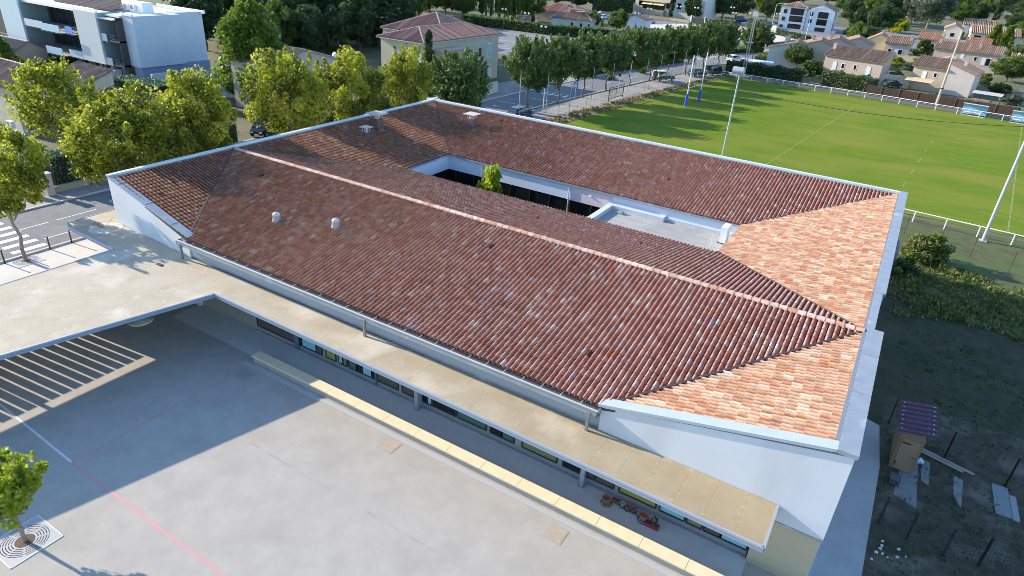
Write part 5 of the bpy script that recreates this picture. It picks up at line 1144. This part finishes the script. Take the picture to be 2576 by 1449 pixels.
house('kiosk', 'small grey cube kiosk between the yellow building and the car park', (-20.0,97), 0, 6, 4, 2.6, cream_r, TILE_B, .1, 'flat')
wallobj('boulevard_wall', 'long low brown wall along the far boulevard in front of the awnings', [(-86,228),(-60,244),(-46,243),(-38,241)], 1.0, .3, mat('wall_brown', (.36,.28,.22), .9))
wallobj('boulevard_wall', 'low brown wall right of the dark boulevard gate', [(-31,240.5),(-24,238),(-14,236)], 1.0, .3, MATS['wall_brown'])
e = thing('boulevard_gate','dark sliding gate between two white pillars on the boulevard','gate',(-37.8,243.5,0),R(-14)); MB().box(0,5.4,-.05,.05,.1,2.0).build('gate_leaf', steel_d, e)
for x in (-.4,5.6): MB().box(x-.2,x+.2,-.2,.2,0,2.6).build('pillar', white_p, e)
e = thing('blue_railing','pale blue railing round the car yard left of the white flats','railing',(-20,247,0),0); rb = MB().bar((0,0,1.8),(12,-1,1.8),.08).bar((0,0,.9),(12,-1,.9),.06)
for k in range(31): rb.bar((k*.4,-k*.033,0),(k*.4,-k*.033,1.8),.05)
rb.build('bars', mat('rail_blue', (.42,.55,.68), .6), e)

# yellow house on the avenue corner and houses behind the plane trees
yb = house('yellow_house', 'yellow two storey house with a hipped clay roof at the avenue corner', (-31.9,61.9), 0, 8.6, 21.4, 7.55, yellow_r, TILE_P, 1.6, 'hip',
 [('f',2.6,4.0,1.1,2.0,'win',lightpan),('f',7.0,4.0,1.0,2.0,'win',lightpan),('f',2.5,.9,1.1,1.9,'win'),('r',9.2,4.0,1.2,1.5,'win'),('r',18.0,3.9,1.1,2.2,'win',bluebl),('r',15.3,4.3,.6,1.2,'dark'),('r',15.3,.9,.6,1.3,'dark'),('r',18.0,.5,1.1,1.9,'win',lightpan),('r',13.2,.7,1.1,1.6,'win')], pitch=.42, over=.5)
MB().box(8.62,10.6,2.2,8.6,6.3,6.5).build('porch_roof', mat('porch_pink', (.55,.42,.37), .8), yb); MB().box(8.62,10.3,2.4,8.4,3.0,6.3).build('porch_wall', mat('porch_rose', (.52,.38,.33), .9), yb); MB().box(10.3,10.34,5.2,7.2,4.0,5.8).build('porch_window', lightpan, yb)
MB().lathe((0,0,0), [(.42,0),(.42,.06),(.001,.06)], 16).xf(Matrix.Translation((8.6,11.0,5.0)) @ Matrix.Rotation(R(90), 4, 'Y')).build('round_window', darkwin, yb)
MB().cyl((8.72,-.1,0),(8.72,-.1,7.4),.06,n=8).build('downpipe', mat('pipe_pale', (.58,.54,.42), .6), yb)
house('hip_roof_house', 'house with a red pyramid roof behind the yellow corner house', (-47.5,80), 0, 14.5, 14.5, 6.3, beige, TILE_P, 3.0, 'hip', pitch=.45)
house('beige_house', 'tall beige gable wall of a house showing between the yellow-green plane trees', (-35,36.2), 0, 8, 11, 6.2, mat('taupe', (.42,.37,.32), .9, (.47,.42,.37), .5, 5), TILE_B, 1.5, 'gablex', pitch=.42, apex=.5)
sdh = [o for o in C.objects if o.name.startswith('beige_house')][0]; MB().lathe((0,0,0), [(.001,.12),(.28,.05),(.42,-.06)], 16).xf(Matrix.Translation((8.1,10.6,6.7)) @ Matrix.Rotation(R(70), 4, 'X')).build('satellite_dish', white_p, sdh)
house('low_house', 'low grey roofed house between the modern block and the tall pine', (-45.5,42), 6, 5, 6, 3.3, grey_r, TILE_B, 1.5, 'gabley', pitch=.42)
house('low_house', 'small outbuilding with a brown roof under the tall pine', (-43.5,38.5), 6, 5, 3, 2.0, grey_r, TILE_B, 1.2, 'mono', pitch=.42)
house('left_house', 'house with a faded pink tile roof at the left edge behind the plane trees', (-53,11.6), 0, 14.8, 6.2, 5.1, mat('putty', (.46,.41,.35), .9, (.51,.46,.40), .5, 5), TILE_B, 1.5, 'gablex', [('f',9.3,2.0,.8,1.8,'dark'),('f',5.2,1.9,1.6,1.9,'dark')], pitch=.36)
house('left_annex', 'annex with bright scalloped roof tiles behind the pink roofed house', (-50.4,22), 0, 7.2, 3.0, 3.7, cream_r, TILE_B, 1.1, 'mono', pitch=.5, ln=.7)
house('dark_roof_house', 'low house with a smooth dark brown roof behind the densest plane tree', (-41.2,20.8), -2, 8.8, 3.2, 2.3, beige, mat('dark_slate', (.10,.065,.06), .7), .9, 'mono', pitch=.5)
house('back_bungalow', 'grey roofed bungalow at the far left below the modern block', (-90,28), 2, 14, 5, 2.6, beige, mat('taupe_roof', (.24,.19,.16), .8), 1.3, 'gablex', pitch=.5)
house('forest_house', 'house glimpsed among the dark trees at the top', (-97,104), 0, 12, 9, 5, grey_r, TILE_B, 2, 'gabley', [('f',2,2,1,1.2,'dark')], pitch=.6)
e = thing('mini_split','air conditioning box on the ground beside the left house wall','air conditioner',(-37.7,10.4,0)); MB().box(-.5,.5,-.2,.2,1.2,1.9).build('casing', MATS['ac_white'], e); MB().box(-.4,.1,-.22,-.2,1.3,1.8).build('fan_grille', MATS['ac_grille'], e); MB().bar((-.4,.2,1.2),(-.4,-.1,1.2),.05).bar((.4,.2,1.2),(.4,-.1,1.2),.05).build('bracket', steel_d, e)

# modern block, upper left
mb_ = thing('modern_block', 'modern block with white and pale blue panels and dark loggias, upper left', 'building', (-53,33,0))
def mb(name, m, *boxes, dz=0):
    q = MB()
    for b in boxes: q.box(*b)
    return q.build(name, m, mb_, world=True)
mb('core', mat('core_dark', (.075,.065,.06), .8), (-100,-59.2,37.0,46,0,9.2), (-59.2,-54.6,37.5,46,0,9.2))
mb('panel', lightpan, (-55.4,-53.0,34.6,41.9,2.7,9.6)); mb('panel', lightpan, (-56.2,-53.9,41.9,46.2,2.7,9.75))
mb('base_wall', blue_r, (-55.2,-53.3,34.9,46,0,2.7))
mb('panel', mat('grey_panel', (.50,.53,.54), .8), (-64.6,-59.0,32.9,33.2,2.6,9.6)); mb('panel_side', mat('teal_side', (.22,.30,.31), .6), (-59.25,-59.0,33.2,37.2,2.6,9.6))
mb('panel', mat('sky_panel', (.50,.60,.64), .7), (-86.5,-80.5,32.9,33.2,2.6,9.8)); mb('panel_side', MATS['teal_side'], (-80.75,-80.5,33.2,37.2,2.6,9.8))
mb('roof_slab', white_p, (-100,-64.6,33.6,46.2,9.2,9.55)); mb('roof_slab', mat('pale_roof', (.62,.62,.60), .8), (-64.6,-55.4,34.2,46,9.2,9.45)); mb('loggia_roof', MATS['pale_roof'], (-59.0,-55.4,33.1,34.2,8.9,9.05))
for q_ in ((-64.8,-59.0,33.0,33.3,9.6,9.9), (-64.8,-53.0,45.9,46.2,9.5,9.95), (-55.6,-52.9,34.5,34.75,9.6,9.9)): mb('parapet', white_p, q_)
q = tiled('roof', [(-76,36,9.6),(-60,36,9.6),(-62,40.5,10.6),(-74,40.5,10.6)], TILE_B, mb_, pitch=.4, length=40, prof=PROF_LO, lift=0)
mb('penthouse', white_p, (-61.5,-56.5,38.5,40.2,9.4,10.9)); mb('penthouse', white_p, (-76,-71,40.6,43,9.4,11.2))
for y_, x_ in ((38.45,-60.0),(38.45,-58.4)):
    u_ = mb('roof_unit', MATS['ac_white'], (x_-.6,x_+.5,y_-.35,y_,9.75,10.6)); f_ = MB().lathe((0,0,0), [(.33,0),(.33,.04),(.001,.04)], 14).xf(Matrix.Translation((x_+53-.15,y_-33-.36,10.2)) @ Matrix.Rotation(R(90), 4, 'X')).build('fan', MATS['ac_grille']); f_.parent = u_
for z in (2.6, 5.9):
    mb('loggia_floor', mat('floor_grey', (.30,.28,.27), .8), (-59.0,-55.4,33.4,37.2,z,z+.22)); mb('loggia_floor', MATS['floor_grey'], (-80.5,-64.6,33.6,37.2,z,z+.22))
mb('loggia_wall', MATS['core_dark'], (-55.6,-55.4,33.6,37.5,2.6,9.2))
for x0, x1, z, m, y0 in ((-68.5,-64.9,2.5,lightpan,33.0),(-73.5,-69,2.5,mat('balc_blue',(.40,.55,.66),.6),32.2),(-79.5,-74.2,5.8,lightpan,32.8),(-73.6,-68.4,5.8,MATS['balc_blue'],32.2),(-68.0,-66.2,5.8,bluepan,32.9),(-58.9,-57.6,5.8,lightpan,33.1),(-58.9,-57.4,2.5,grey_r,33.1),(-82.5,-80.3,2.3,yelpan,32.7)):
    mb('balcony_panel', m, (x0,x1,y0,y0+.08,z,z+1.15)); mb('balcony_floor', MATS['floor_grey'], (x0,x1,y0,34.2,z-.02,z+.1))
for x0, x1, z in ((-57.5,-55.5,5.9),(-57.3,-55.5,2.6),(-66.1,-64.7,5.9)):
    r_ = MB()
    for k in range(5): r_.bar((x0,33.15,z+.25+k*.2),(x1,33.15,z+.25+k*.2),.05)
    r_.build('balcony_rail', steel_d, mb_, world=True)
for k in range(9): mb('glazing', darkwin, (-79.8+k*1.7,-78.4+k*1.7,36.94,36.99,3.0,5.2)); mb('glazing', darkwin, (-79.8+k*1.7,-78.4+k*1.7,36.94,36.99,6.2,8.6))
for k in range(3): mb('glazing', mat('red_glass', (.10,.035,.03), .2), (-58.8+k*1.15,-57.8+k*1.15,37.44,37.49,6.3,8.5)); mb('glazing', darkwin, (-58.8+k*1.15,-57.8+k*1.15,37.44,37.49,3.0,5.2))
for k in range(14): mb('pillar', mat('pillar_blue', (.19,.21,.26), .8), (-95+k*2.9,-94.4+k*2.9,34.2,34.8,0,2.6))
mb('ground_floor', mat('gf_dark', (.04,.04,.045), .6), (-99,-55.2,36.2,37,0,2.6))
wallobj('block_wall', 'white garden wall in front of the modern block, left part', [pix(236,222,0)[:2], pix(311,211,0)[:2]], 2.0, .25, white)
wallobj('block_wall', 'white garden wall standing right of the pale green hedge, below the blue base', [pix(388,232,0)[:2], pix(432,226,0)[:2]], 2.4, .25, white)
wallobj('block_wall', 'grey low wall linking the two white garden walls', [pix(311,216,0)[:2], pix(388,212,0)[:2]], 1.3, .15, grey_r)
e = thing('parking_shade', 'dark pole with four small globe lights before the modern block', 'street lamp', (*pix(267,200,0)[:2],0)); MB().cyl((0,0,0),(0,0,3.6),.09,n=8).build('pole', steel_d, e)
for a, z in ((-.4,3.2),(.4,3.3),(-.4,2.7),(.4,2.8)): MB().lathe((a,0,z), [(.001,-.14),(.14,0),(.001,.14)], 8).build('globe', MATS['globe_white'], e)
wallobj('street_wall', 'cream garden wall in front of the yellow house along the avenue', [(-14.9,50),(-15.2,60),(-16.0,72)], 1.7, .25, cream_r)
wallobj('street_wall', 'pale wall across the street between the plane tree trunks', [(-19.2,31),(-18.6,47)], 1.2, .25, mat('putty_wall', (.45,.40,.35), .9))
# gateway and garden wall on the far side of the street
wallobj('street_wall', 'low stone edged wall below the hedge across the street', [(-18.35,4.4),(-18.5,18),(-18.9,26)], .5, .25, mat('wall_putty', (.42,.37,.30), .9))
for x, y, lb in ((*pix(128,491,0)[:2],'tall pale gate pillar across the street, right of two'),(*pix(86,494,0)[:2],'short pale gate pillar across the street, left of two')):
    e = thing('gate_pillar', lb, 'pillar', (x,y,0)); hh = 1.9 if 'tall' in lb else 1.2
    MB().box(-.3,.3,-.3,.3,0,hh).build('shaft', mat('pillar_pale', (.50,.43,.38), .9), e); MB().box(-.36,.36,-.36,.36,hh,hh+.08).build('cap', MATS['pillar_pale'], e)

# ---------------------------------------------------------------- hedges
hedge('hedge', 'tall dark hedge with blue green top behind the low street wall', [(-19.6,5.0),(-19.8,16)], 2.0, 3.0, 'cypresshedge', 60, .16, 1)
hedge('hedge', 'blue green hedge running back from the gate pillars', [(-20.5,5.2),(-28,6.6)], 1.8, 2.8, 'cypresshedge', 50, .16, 2)
hedge('hedge', 'dark green hedge beside the black van', [(-20.0,17.5),(-20.4,24.4)], 1.8, 2.4, 'hedge', 60, .16, 3)
hedge('hedge', 'clipped green hedge behind the black van', [(-24.5,33),(-24.5,42)], 1.6, 1.8, 'hedge', 50, .18, 4)
hedge('hedge', 'blue green hedge below the modern block', [pix(300,240,0)[:2],pix(425,262,0)[:2]], 3.0, 2.6, 'cypresshedge', 30, .22, 5)
hedge('hedge', 'dark hedge in the shade under the middle plane trees', [(-19.0,31.5),(-18.2,50)], 1.5, 2.0, 'hedge', 40, .2, 6)
hedge('hedge', 'long ivy hedge bordering the far side of the car park', [(-79,152),(-66,153.2),(-52,153.5),(-41,157),(-36,161)], 2.4, 2.6, 'mid', 14, .42, 7, wob=.3)
hedge('hedge', 'tall square hedge left of the cream apartment block', [(-78,241),(-66,251)], 5, 5.5, 'hedge', 9, .6, 8)
hedge('hedge', 'dark hedge behind the railing below the blue awning', [(6.5,128.6),(14,129.3),(22,129.0)], 2.6, 2.5, 'dark', 22, .32, 9, wob=.4)
hedge('hedge', 'broad round topped hedge below the house with two white shutters', [(25.8,133),(31,131.5),(35.5,130.2)], 3.4, 2.6, 'hedge', 20, .3, 10, wob=.5)
hedge('hedge', 'low brown green planting in front of the yellow awnings', [(-62,246.5),(-40,245)], 2.4, .9, 'hedge', 10, .5, 11)
hedge('hedge', 'narrow hedge between the avenue and the car park', [(-13.5,100),(-10,118),(-6,136)], 1.8, 1.3, 'dark', 18, .3, 12)
hedge('hedge', 'lawn side hedge at the far end of the avenue', [(-3,163),(3,176)], 3.0, 1.3, 'mid', 12, .35, 13)
hedge('hedge', 'bright green planting right of the two white cars', [(8.8,150),(9.2,168)], 3.0, 1.5, 'mid', 14, .3, 14, wob=.5)
hedge('hedge', 'hedge in front of the white flats', [(-6,236),(8,222)], 2.5, 1.6, 'dark', 8, .5, 15)

# ---------------------------------------------------------------- trees
G1 = 'yellow-green plane trees along the street'
for k, (x, y, key, h, wd, rz, lb) in enumerate((
    (-5.5,4.8,'plane_b',10.9,8.6,.4,'dense yellow-green plane tree nearest the left front corner of the school'),
    (-20.5,7.4,'plane_c',10.4,7.6,1.9,'sparse plane tree with open crown in front of the pink roofed left house'),
    (-5.6,10.7,'plane_a',11.2,6.4,2.6,'bright plane tree between the modern block and the black van'),
    (-5.6,20.0,'plane_b',12.2,7.8,3.5,'tall plane tree just right of the black van'),
    (-5.6,28.3,'plane_a',11.3,8.0,4.4,'broad plane tree in front of the beige gable wall'),
    (-5.6,36.7,'plane_b',11.2,6.2,5.2,'plane tree overlapping the left wall of the yellow house'))):
    plant('plane_tree', key, lb, 'tree', (x,y,0), h, wd, rz, G1)
G2 = 'dark green trees in the row along the avenue'
names = ['dark rounded tree in front of the yellow house','first avenue tree right of the yellow house','second avenue tree right of the yellow house','third avenue tree above the crossing sign','fourth avenue tree above the pitch gate','fifth avenue tree left of the off-roader','sixth avenue tree right above the off-roader','seventh avenue tree left of the goal posts','eighth avenue tree between the two goal uprights','ninth avenue tree by the dark green van','last broad avenue tree before the white cars','avenue tree farthest away beyond the lattice mast']
for k, (x, y, h, wd) in enumerate(((-5.5,46.2,9.8,8.2),(-5.9,64.5,10.0,8.2),(-4.6,71.8,10.0,7.4),(-3.8,79.2,10.0,7.2),(-3.6,88.2,9.6,7.4),(-2.6,96.2,9.9,7.6),(-1.6,103.6,9.4,6.8),(-.8,111.6,9.4,7.4),(1.0,118,9.6,7.4),(2.2,125.6,10.2,8.2),(3.3,133.5,9.8,7.8),(6.8,151,9.2,8.0))):
    plant('avenue_tree', 'row_a' if k % 2 else 'row_b', names[k], 'tree', (x,y,0), h, wd, k*1.7, G2)
plant('pine_tree','pine','big light green pine beside the modern block','tree',(*pix(648,262,0)[:2],0),13.4,14.0,.5)
plant('cypress','cypress','slim dark cypress at the corner of the yellow house','tree',(-21.6,61.0,0),9.6,2.0,0)
plant('cypress','green_cypress','small clipped green cypress in front of the blue base of the modern block','shrub',(*pix(439,206,0)[:2],0),3.4,2.0,0)
plant('cypress','green_cypress','small conifer against the dark ground floor of the modern block','shrub',(*pix(112,152,0)[:2],0),3.4,1.6,0)
plant('shrub','bright_shrub','bright green round bush beside the small conifer at left','bush',(*pix(92,160,0)[:2],0),2.4,3.4,0)
plant('shrub','weed_shrub','brownish bush behind the left roofs','bush',(*pix(150,178,0)[:2],0),2.6,6.0,0)
plant('conifer','pine','dark young fir at the left photo edge under the modern block','tree',(*pix(18,190,0)[:2],0),5.5,6.0,0)
# woods behind, each tree its own thing
rnd = random.Random(21); WG = 'trees of the wood behind the houses'
wood = [ # px, py foot, height, width, kind
 (520,128,13,10,'dark_broad'),(585,112,15,11,'dark_broad'),(560,80,15,12,'mid_broad'),(640,88,16,12,'dark_broad'),(700,100,15,11,'mid_broad'),(745,125,13,9,'dark_pine'),(800,118,15,10,'dark_pine'),(770,90,14,12,'mid_broad'),(860,118,13,11,'dark_broad'),(905,132,12,9,'dark_broad'),
 (950,112,18,14,'cedar'),(930,85,14,11,'dark_broad'),(700,62,16,13,'dark_broad'),(820,70,17,12,'cedar'),(610,55,16,13,'mid_broad'),(760,52,16,13,'dark_broad'),(880,62,13,11,'mid_broad'),(1000,75,12,12,'dark_broad'),(1025,60,12,11,'mid_broad'),(540,50,16,13,'dark_broad'),(480,60,15,12,'dark_broad'),
 (660,40,17,14,'mid_broad'),(920,45,16,13,'mid_broad'),(1080,42,12,12,'mid_broad'),(1120,38,12,12,'dark_broad'),(1165,48,10,9,'mid_broad'),(840,42,17,14,'dark_broad'),(980,44,15,13,'dark_broad'),(720,36,18,14,'dark_broad'),(580,34,17,14,'mid_broad'),(500,34,17,14,'mid_broad'),(440,30,16,14,'dark_broad'),
 (1255,52,13,13,'willow'),(1290,50,14,12,'willow'),(1340,52,10,9,'mid_broad'),(1215,24,13,13,'dark_broad'),(1400,20,12,13,'mid_broad'),(1450,26,11,11,'dark_broad'),(1500,28,12,13,'mid_broad'),(1550,24,11,10,'dark_broad'),(1320,18,13,13,'mid_broad'),
 (1490,74,5.5,5,'mid_broad'),(1550,80,6.5,7,'mid_broad'),(1775,40,14,14,'mid_broad'),(1815,52,14,13,'dark_broad'),(1850,48,13,13,'dark_broad'),(1880,38,15,13,'dark_broad'),(1925,58,16,12,'mid_broad'),(1790,18,15,14,'dark_broad'),(1850,14,16,15,'mid_broad'),(1920,14,15,14,'mid_broad'),
 (2020,12,12,12,'mid_broad'),(2080,12,12,14,'dark_broad'),(2120,36,12,12,'mid_broad'),(2150,92,10,9,'dark_pine'),(2180,112,11,8,'dark_pine'),(2205,88,11,11,'dark_broad'),(2135,62,12,11,'dark_broad'),(2235,80,9,10,'dark_broad'),(2200,52,15,14,'mid_broad'),(2260,56,14,13,'mid_broad'),
 (2330,72,19,20,'silver'),(2290,62,15,15,'silver'),(2375,50,14,12,'mid_broad'),(2420,34,13,14,'mid_broad'),(2465,34,13,14,'dark_broad'),(2520,40,14,14,'dark_broad'),(2565,52,14,14,'dark_broad'),(2550,70,12,12,'dark_broad'),(2440,18,14,16,'mid_broad'),(2500,18,14,16,'mid_broad'),(2570,20,14,16,'mid_broad'),(2380,22,14,16,'dark_broad'),
 (2260,20,14,16,'dark_broad'),(2320,14,14,16,'mid_broad'),(2180,16,14,15,'mid_broad'),(1680,10,14,16,'mid_broad'),(1620,8,14,16,'dark_broad'),(1960,6,14,16,'mid_broad'),(1170,10,14,14,'mid_broad'),(1270,12,13,14,'mid_broad'),(1100,14,14,14,'mid_broad'),(1030,22,14,13,'dark_broad'),(2150,130,8,7,'mid_broad'),(2190,135,7,7,'dark_broad'),(2228,60,13,12,'dark_broad'),(2345,45,14,13,'dark_broad'),(2405,60,10,10,'mid_broad'),(2430,62,9,9,'mid_broad'),(2460,56,10,10,'dark_broad'),(2310,32,15,14,'mid_broad'),(2545,90,9,10,'dark_broad'),(2574,108,9,10,'mid_broad'),(2570,84,11,11,'dark_broad'),(2480,44,12,12,'mid_broad'),(2110,14,13,14,'mid_broad'),(1740,52,9,9,'dark_broad'),(1985,30,11,11,'dark_broad'),(520,100,12,10,'dark_broad'),(555,110,12,9,'mid_broad'),(680,128,11,9,'dark_broad'),(715,138,10,8,'mid_broad'),(790,140,9,8,'dark_broad'),(840,140,9,8,'dark_pine'),(1010,92,9,8,'dark_broad'),(990,58,13,12,'dark_broad')]
KN = {'dark_broad':'dark leafy tree','mid_broad':'mid green leafy tree','dark_pine':'dark pine','cedar':'layered dark cedar','willow':'weeping willow','silver':'large silver leaved tree'}
def where(px, py):
    a = 'behind the modern block' if px < 620 else 'behind the big light pine' if px < 760 else 'left of the yellow house' if px < 960 else 'behind the pyramid roofed house' if px < 1180 else 'beyond the car park hedge' if px < 1420 else 'left of the cream apartment block' if px < 1600 else 'right of the cream apartment block' if px < 1900 else 'behind the white flats' if px < 2120 else 'beside the blue green pines' if px < 2260 else 'behind the small red roofed house' if px < 2400 else 'in the upper right corner'
    return a
for k, (px, py, h, wd, key) in enumerate(wood):
    p = pix(px, py, 0)
    d = 'in the front rank' if py > 85 else 'in the second rank' if py > 48 else 'in the back rank'
    lb = '%s %s, %s' % (KN[key], where(px, py), d)
    plant('wood_tree', key, lb, 'tree', (p.x,p.y,0), h, wd, rnd.uniform(0,6), (WG+' '+where(px,py)+' '+d+' '+KN[key]))
plant('cypress','cypress','tall leaning cypress beside the low cream house, upper right','tree',(*pix(2497,68,0)[:2],0),17,3.4,0)
plant('cypress','cypress','slim cypress between the apartment block and its grey white wing','tree',(-48.8,250.5,0),14,2.2,0)
plant('cypress','cypress','tall slim cypress left of the blue green pines','tree',(*pix(2138,58,0)[:2],0),18,2.6,0)
plant('cypress','cypress','short cypress in the garden beside the small lean-to','tree',(-63.2,165.5,0),4.5,1.3,0)
for px, py, lb in ((2495,114,'short columnar hedge plant left of two by the cream porch'),(2526,118,'short columnar hedge plant right of two by the cream porch')): plant('column_shrub','green_cypress',lb,'shrub',(*pix(px,py,0)[:2],0),6.5,4.6,0)
SB = [(2000,178,5.6,6.4,'row_a','palm like green tree in front of the grey gable wall','tree'),(2035,192,3.6,6.0,'dark_shrub','dark bush right of the palm like tree','bush'),(2065,190,3.4,5.4,'dark_shrub','bush at the left corner of the house with two white shutters','bush'),
      (2250,212,3.2,4.4,'shrub','round bush at the right end of the round topped hedge','bush'),(2255,168,2.6,3.6,'bright_shrub','bright round bush inside the walled patio','bush'),(2282,176,2.0,4.6,'silver_shrub','silvery lavender bed in the walled patio','bush'),(2300,166,2.2,3.4,'bright_shrub','green bush in the corner of the walled patio','bush'),
      (2270,135,3,5,'dark_shrub','dark bush behind the open shutter house wall','bush'),(2318,140,5,6,'dark_shrub','dark rounded bush in front of the small red roofed house','bush'),(2140,118,4,5,'bright_shrub','yellow green bush at the foot of the blue green pine','bush'),(2262,84,6,7,'yellow_shrub','bright yellow bush before the silver tree','bush'),
      (2530,205,6.0,9.0,'mid_broad','leafy tree at the right edge beyond the pole','tree'),(2560,178,6.5,8.5,'row_b','dark tree behind the leafy tree at the right edge','tree'),(2470,215,3,5,'weed_shrub','yellowish bush left of the leafy tree at the right edge','bush'),(2510,240,3,5,'shrub','green bush above the blue team shelters','bush'),(2540,262,2.4,4.4,'silver_shrub','grey green bush at the right edge above the team shelters','bush'),
      (2448,178,2.4,4.6,'shrub','bush under the long terrace right end','bush'),(2400,92,4.5,7,'bright_shrub','bright hedge plant behind the long terrace','bush'),(2440,80,3.5,9,'bright_shrub','feathery green planting in front of the cream house','bush'),(2540,100,3,4,'shrub','bush right of the cream porch house','bush'),
      (2290,245,1.4,2.4,'silver_shrub','straggly grey bush by the reed fence','bush'),(2370,262,1.2,3.4,'dry' if 0 else 'weed_shrub','dry weeds at the foot of the reed fence','bush'),(2430,272,1.2,3.6,'weed_shrub','dry weeds left of the blue team shelter','bush'),
      (1618,185,1.4,2.4,'shrub','small round bush on the pale far verge of the avenue','bush'),(1535,200,1.2,2.2,'shrub','low bush on the far verge left of the avenue trees','bush'),(1895,175,2,4,'weed_shrub','pale shrub on the corner by the white saloon','bush'),
      (640,300,1.6,2.6,'shrub','small bush near the sign beside the black van','bush'),(1500,64,3.4,5,'bright_shrub','bright yellow green bush at the end of the car park hedge','bush'),(1175,68,3,4,'shrub','round green bush at the left end of the car park hedge','bush'),(1210,62,2.6,4,'silver_shrub','grey blue bush next to the willow','bush'),
      (2110,215,1.6,2.2,'silver_shrub','silver grey bush by the small white door','bush')]
for px, py, h, wd, key, lb, ct in SB: plant('bush' if ct == 'bush' else 'garden_tree', key, lb, ct, (*pix(px,py,0)[:2],0), h, wd, rnd.uniform(0,6))

# ---------------------------------------------------------------- rough growth (nobody could count it)
def growth(name, label, cat, poly, n, size, key, hmax, seed, fall=None):
    rng = np.random.default_rng(seed); xs = [p[0] for p in poly]; ys = [p[1] for p in poly]; P = []
    def inside(x, y):
        c_ = False; j = len(poly)-1
        for i in range(len(poly)):
            if (poly[i][1] > y) != (poly[j][1] > y) and x < (poly[j][0]-poly[i][0])*(y-poly[i][1])/(poly[j][1]-poly[i][1])+poly[i][0]: c_ = not c_
            j = i
        return c_
    T = []
    while len(P) < n:
        x = rng.uniform(min(xs), max(xs)); y = rng.uniform(min(ys), max(ys))
        if not inside(x, y): continue
        den = math.sin(x*.9+seed)*math.sin(y*.7)+.6*math.sin(x*2.3+y*1.7)
        if rng.uniform(-1.4, 1.2) > den: continue
        hh = hmax*(.25+.75*rng.uniform()**2)*(.6+.4*max(0, den))
        k = rng.integers(3, 7); tn = rng.uniform(.1,.9)
        for _ in range(k): P.append((x+rng.normal()*.12, y+rng.normal()*.12, rng.uniform(.02, hh))); T.append(tn)
    P = np.array(P[:n]); T = np.array(T[:n])
    o = leaves(name, P, size, LEAF[key], seed, up=.0, tone=T, aspect=1.6, dirs=np.tile(np.array([0,0,1.]), (n,1)))
    tag(o, label, cat, kind='stuff'); return o
growth('weeds','green and straw coloured weeds on the bank between the school and the pitch','weeds',[(46,27),(46,41),(52,39),(60,36),(75,30),(75,22),(60,27),(50,29)],26000,.14,'weed',.6,1)
growth('dry_grass','dry grass tufts on the verge along the shadow edge','grass',[(45,30),(45,38),(50,37),(60,32),(75,26),(75,21),(60,27)],9000,.14,'dry',.35,2)
growth('garden_grass','rough dark grass and weeds of the shaded garden','grass',[(46.7,-8),(46.7,13),(49,14),(47.5,16),(46,26),(70,26),(75,-8)],18000,.08,'dark',.14,3)
growth('verge_weeds','thin dry weeds along the wire fence of the pitch','weeds',[(-1,58),(1.6,57),(3.6,75),(6.9,112),(7.6,121),(6.4,121),(4.6,108),(.6,72)],5000,.22,'dry',.3,4)
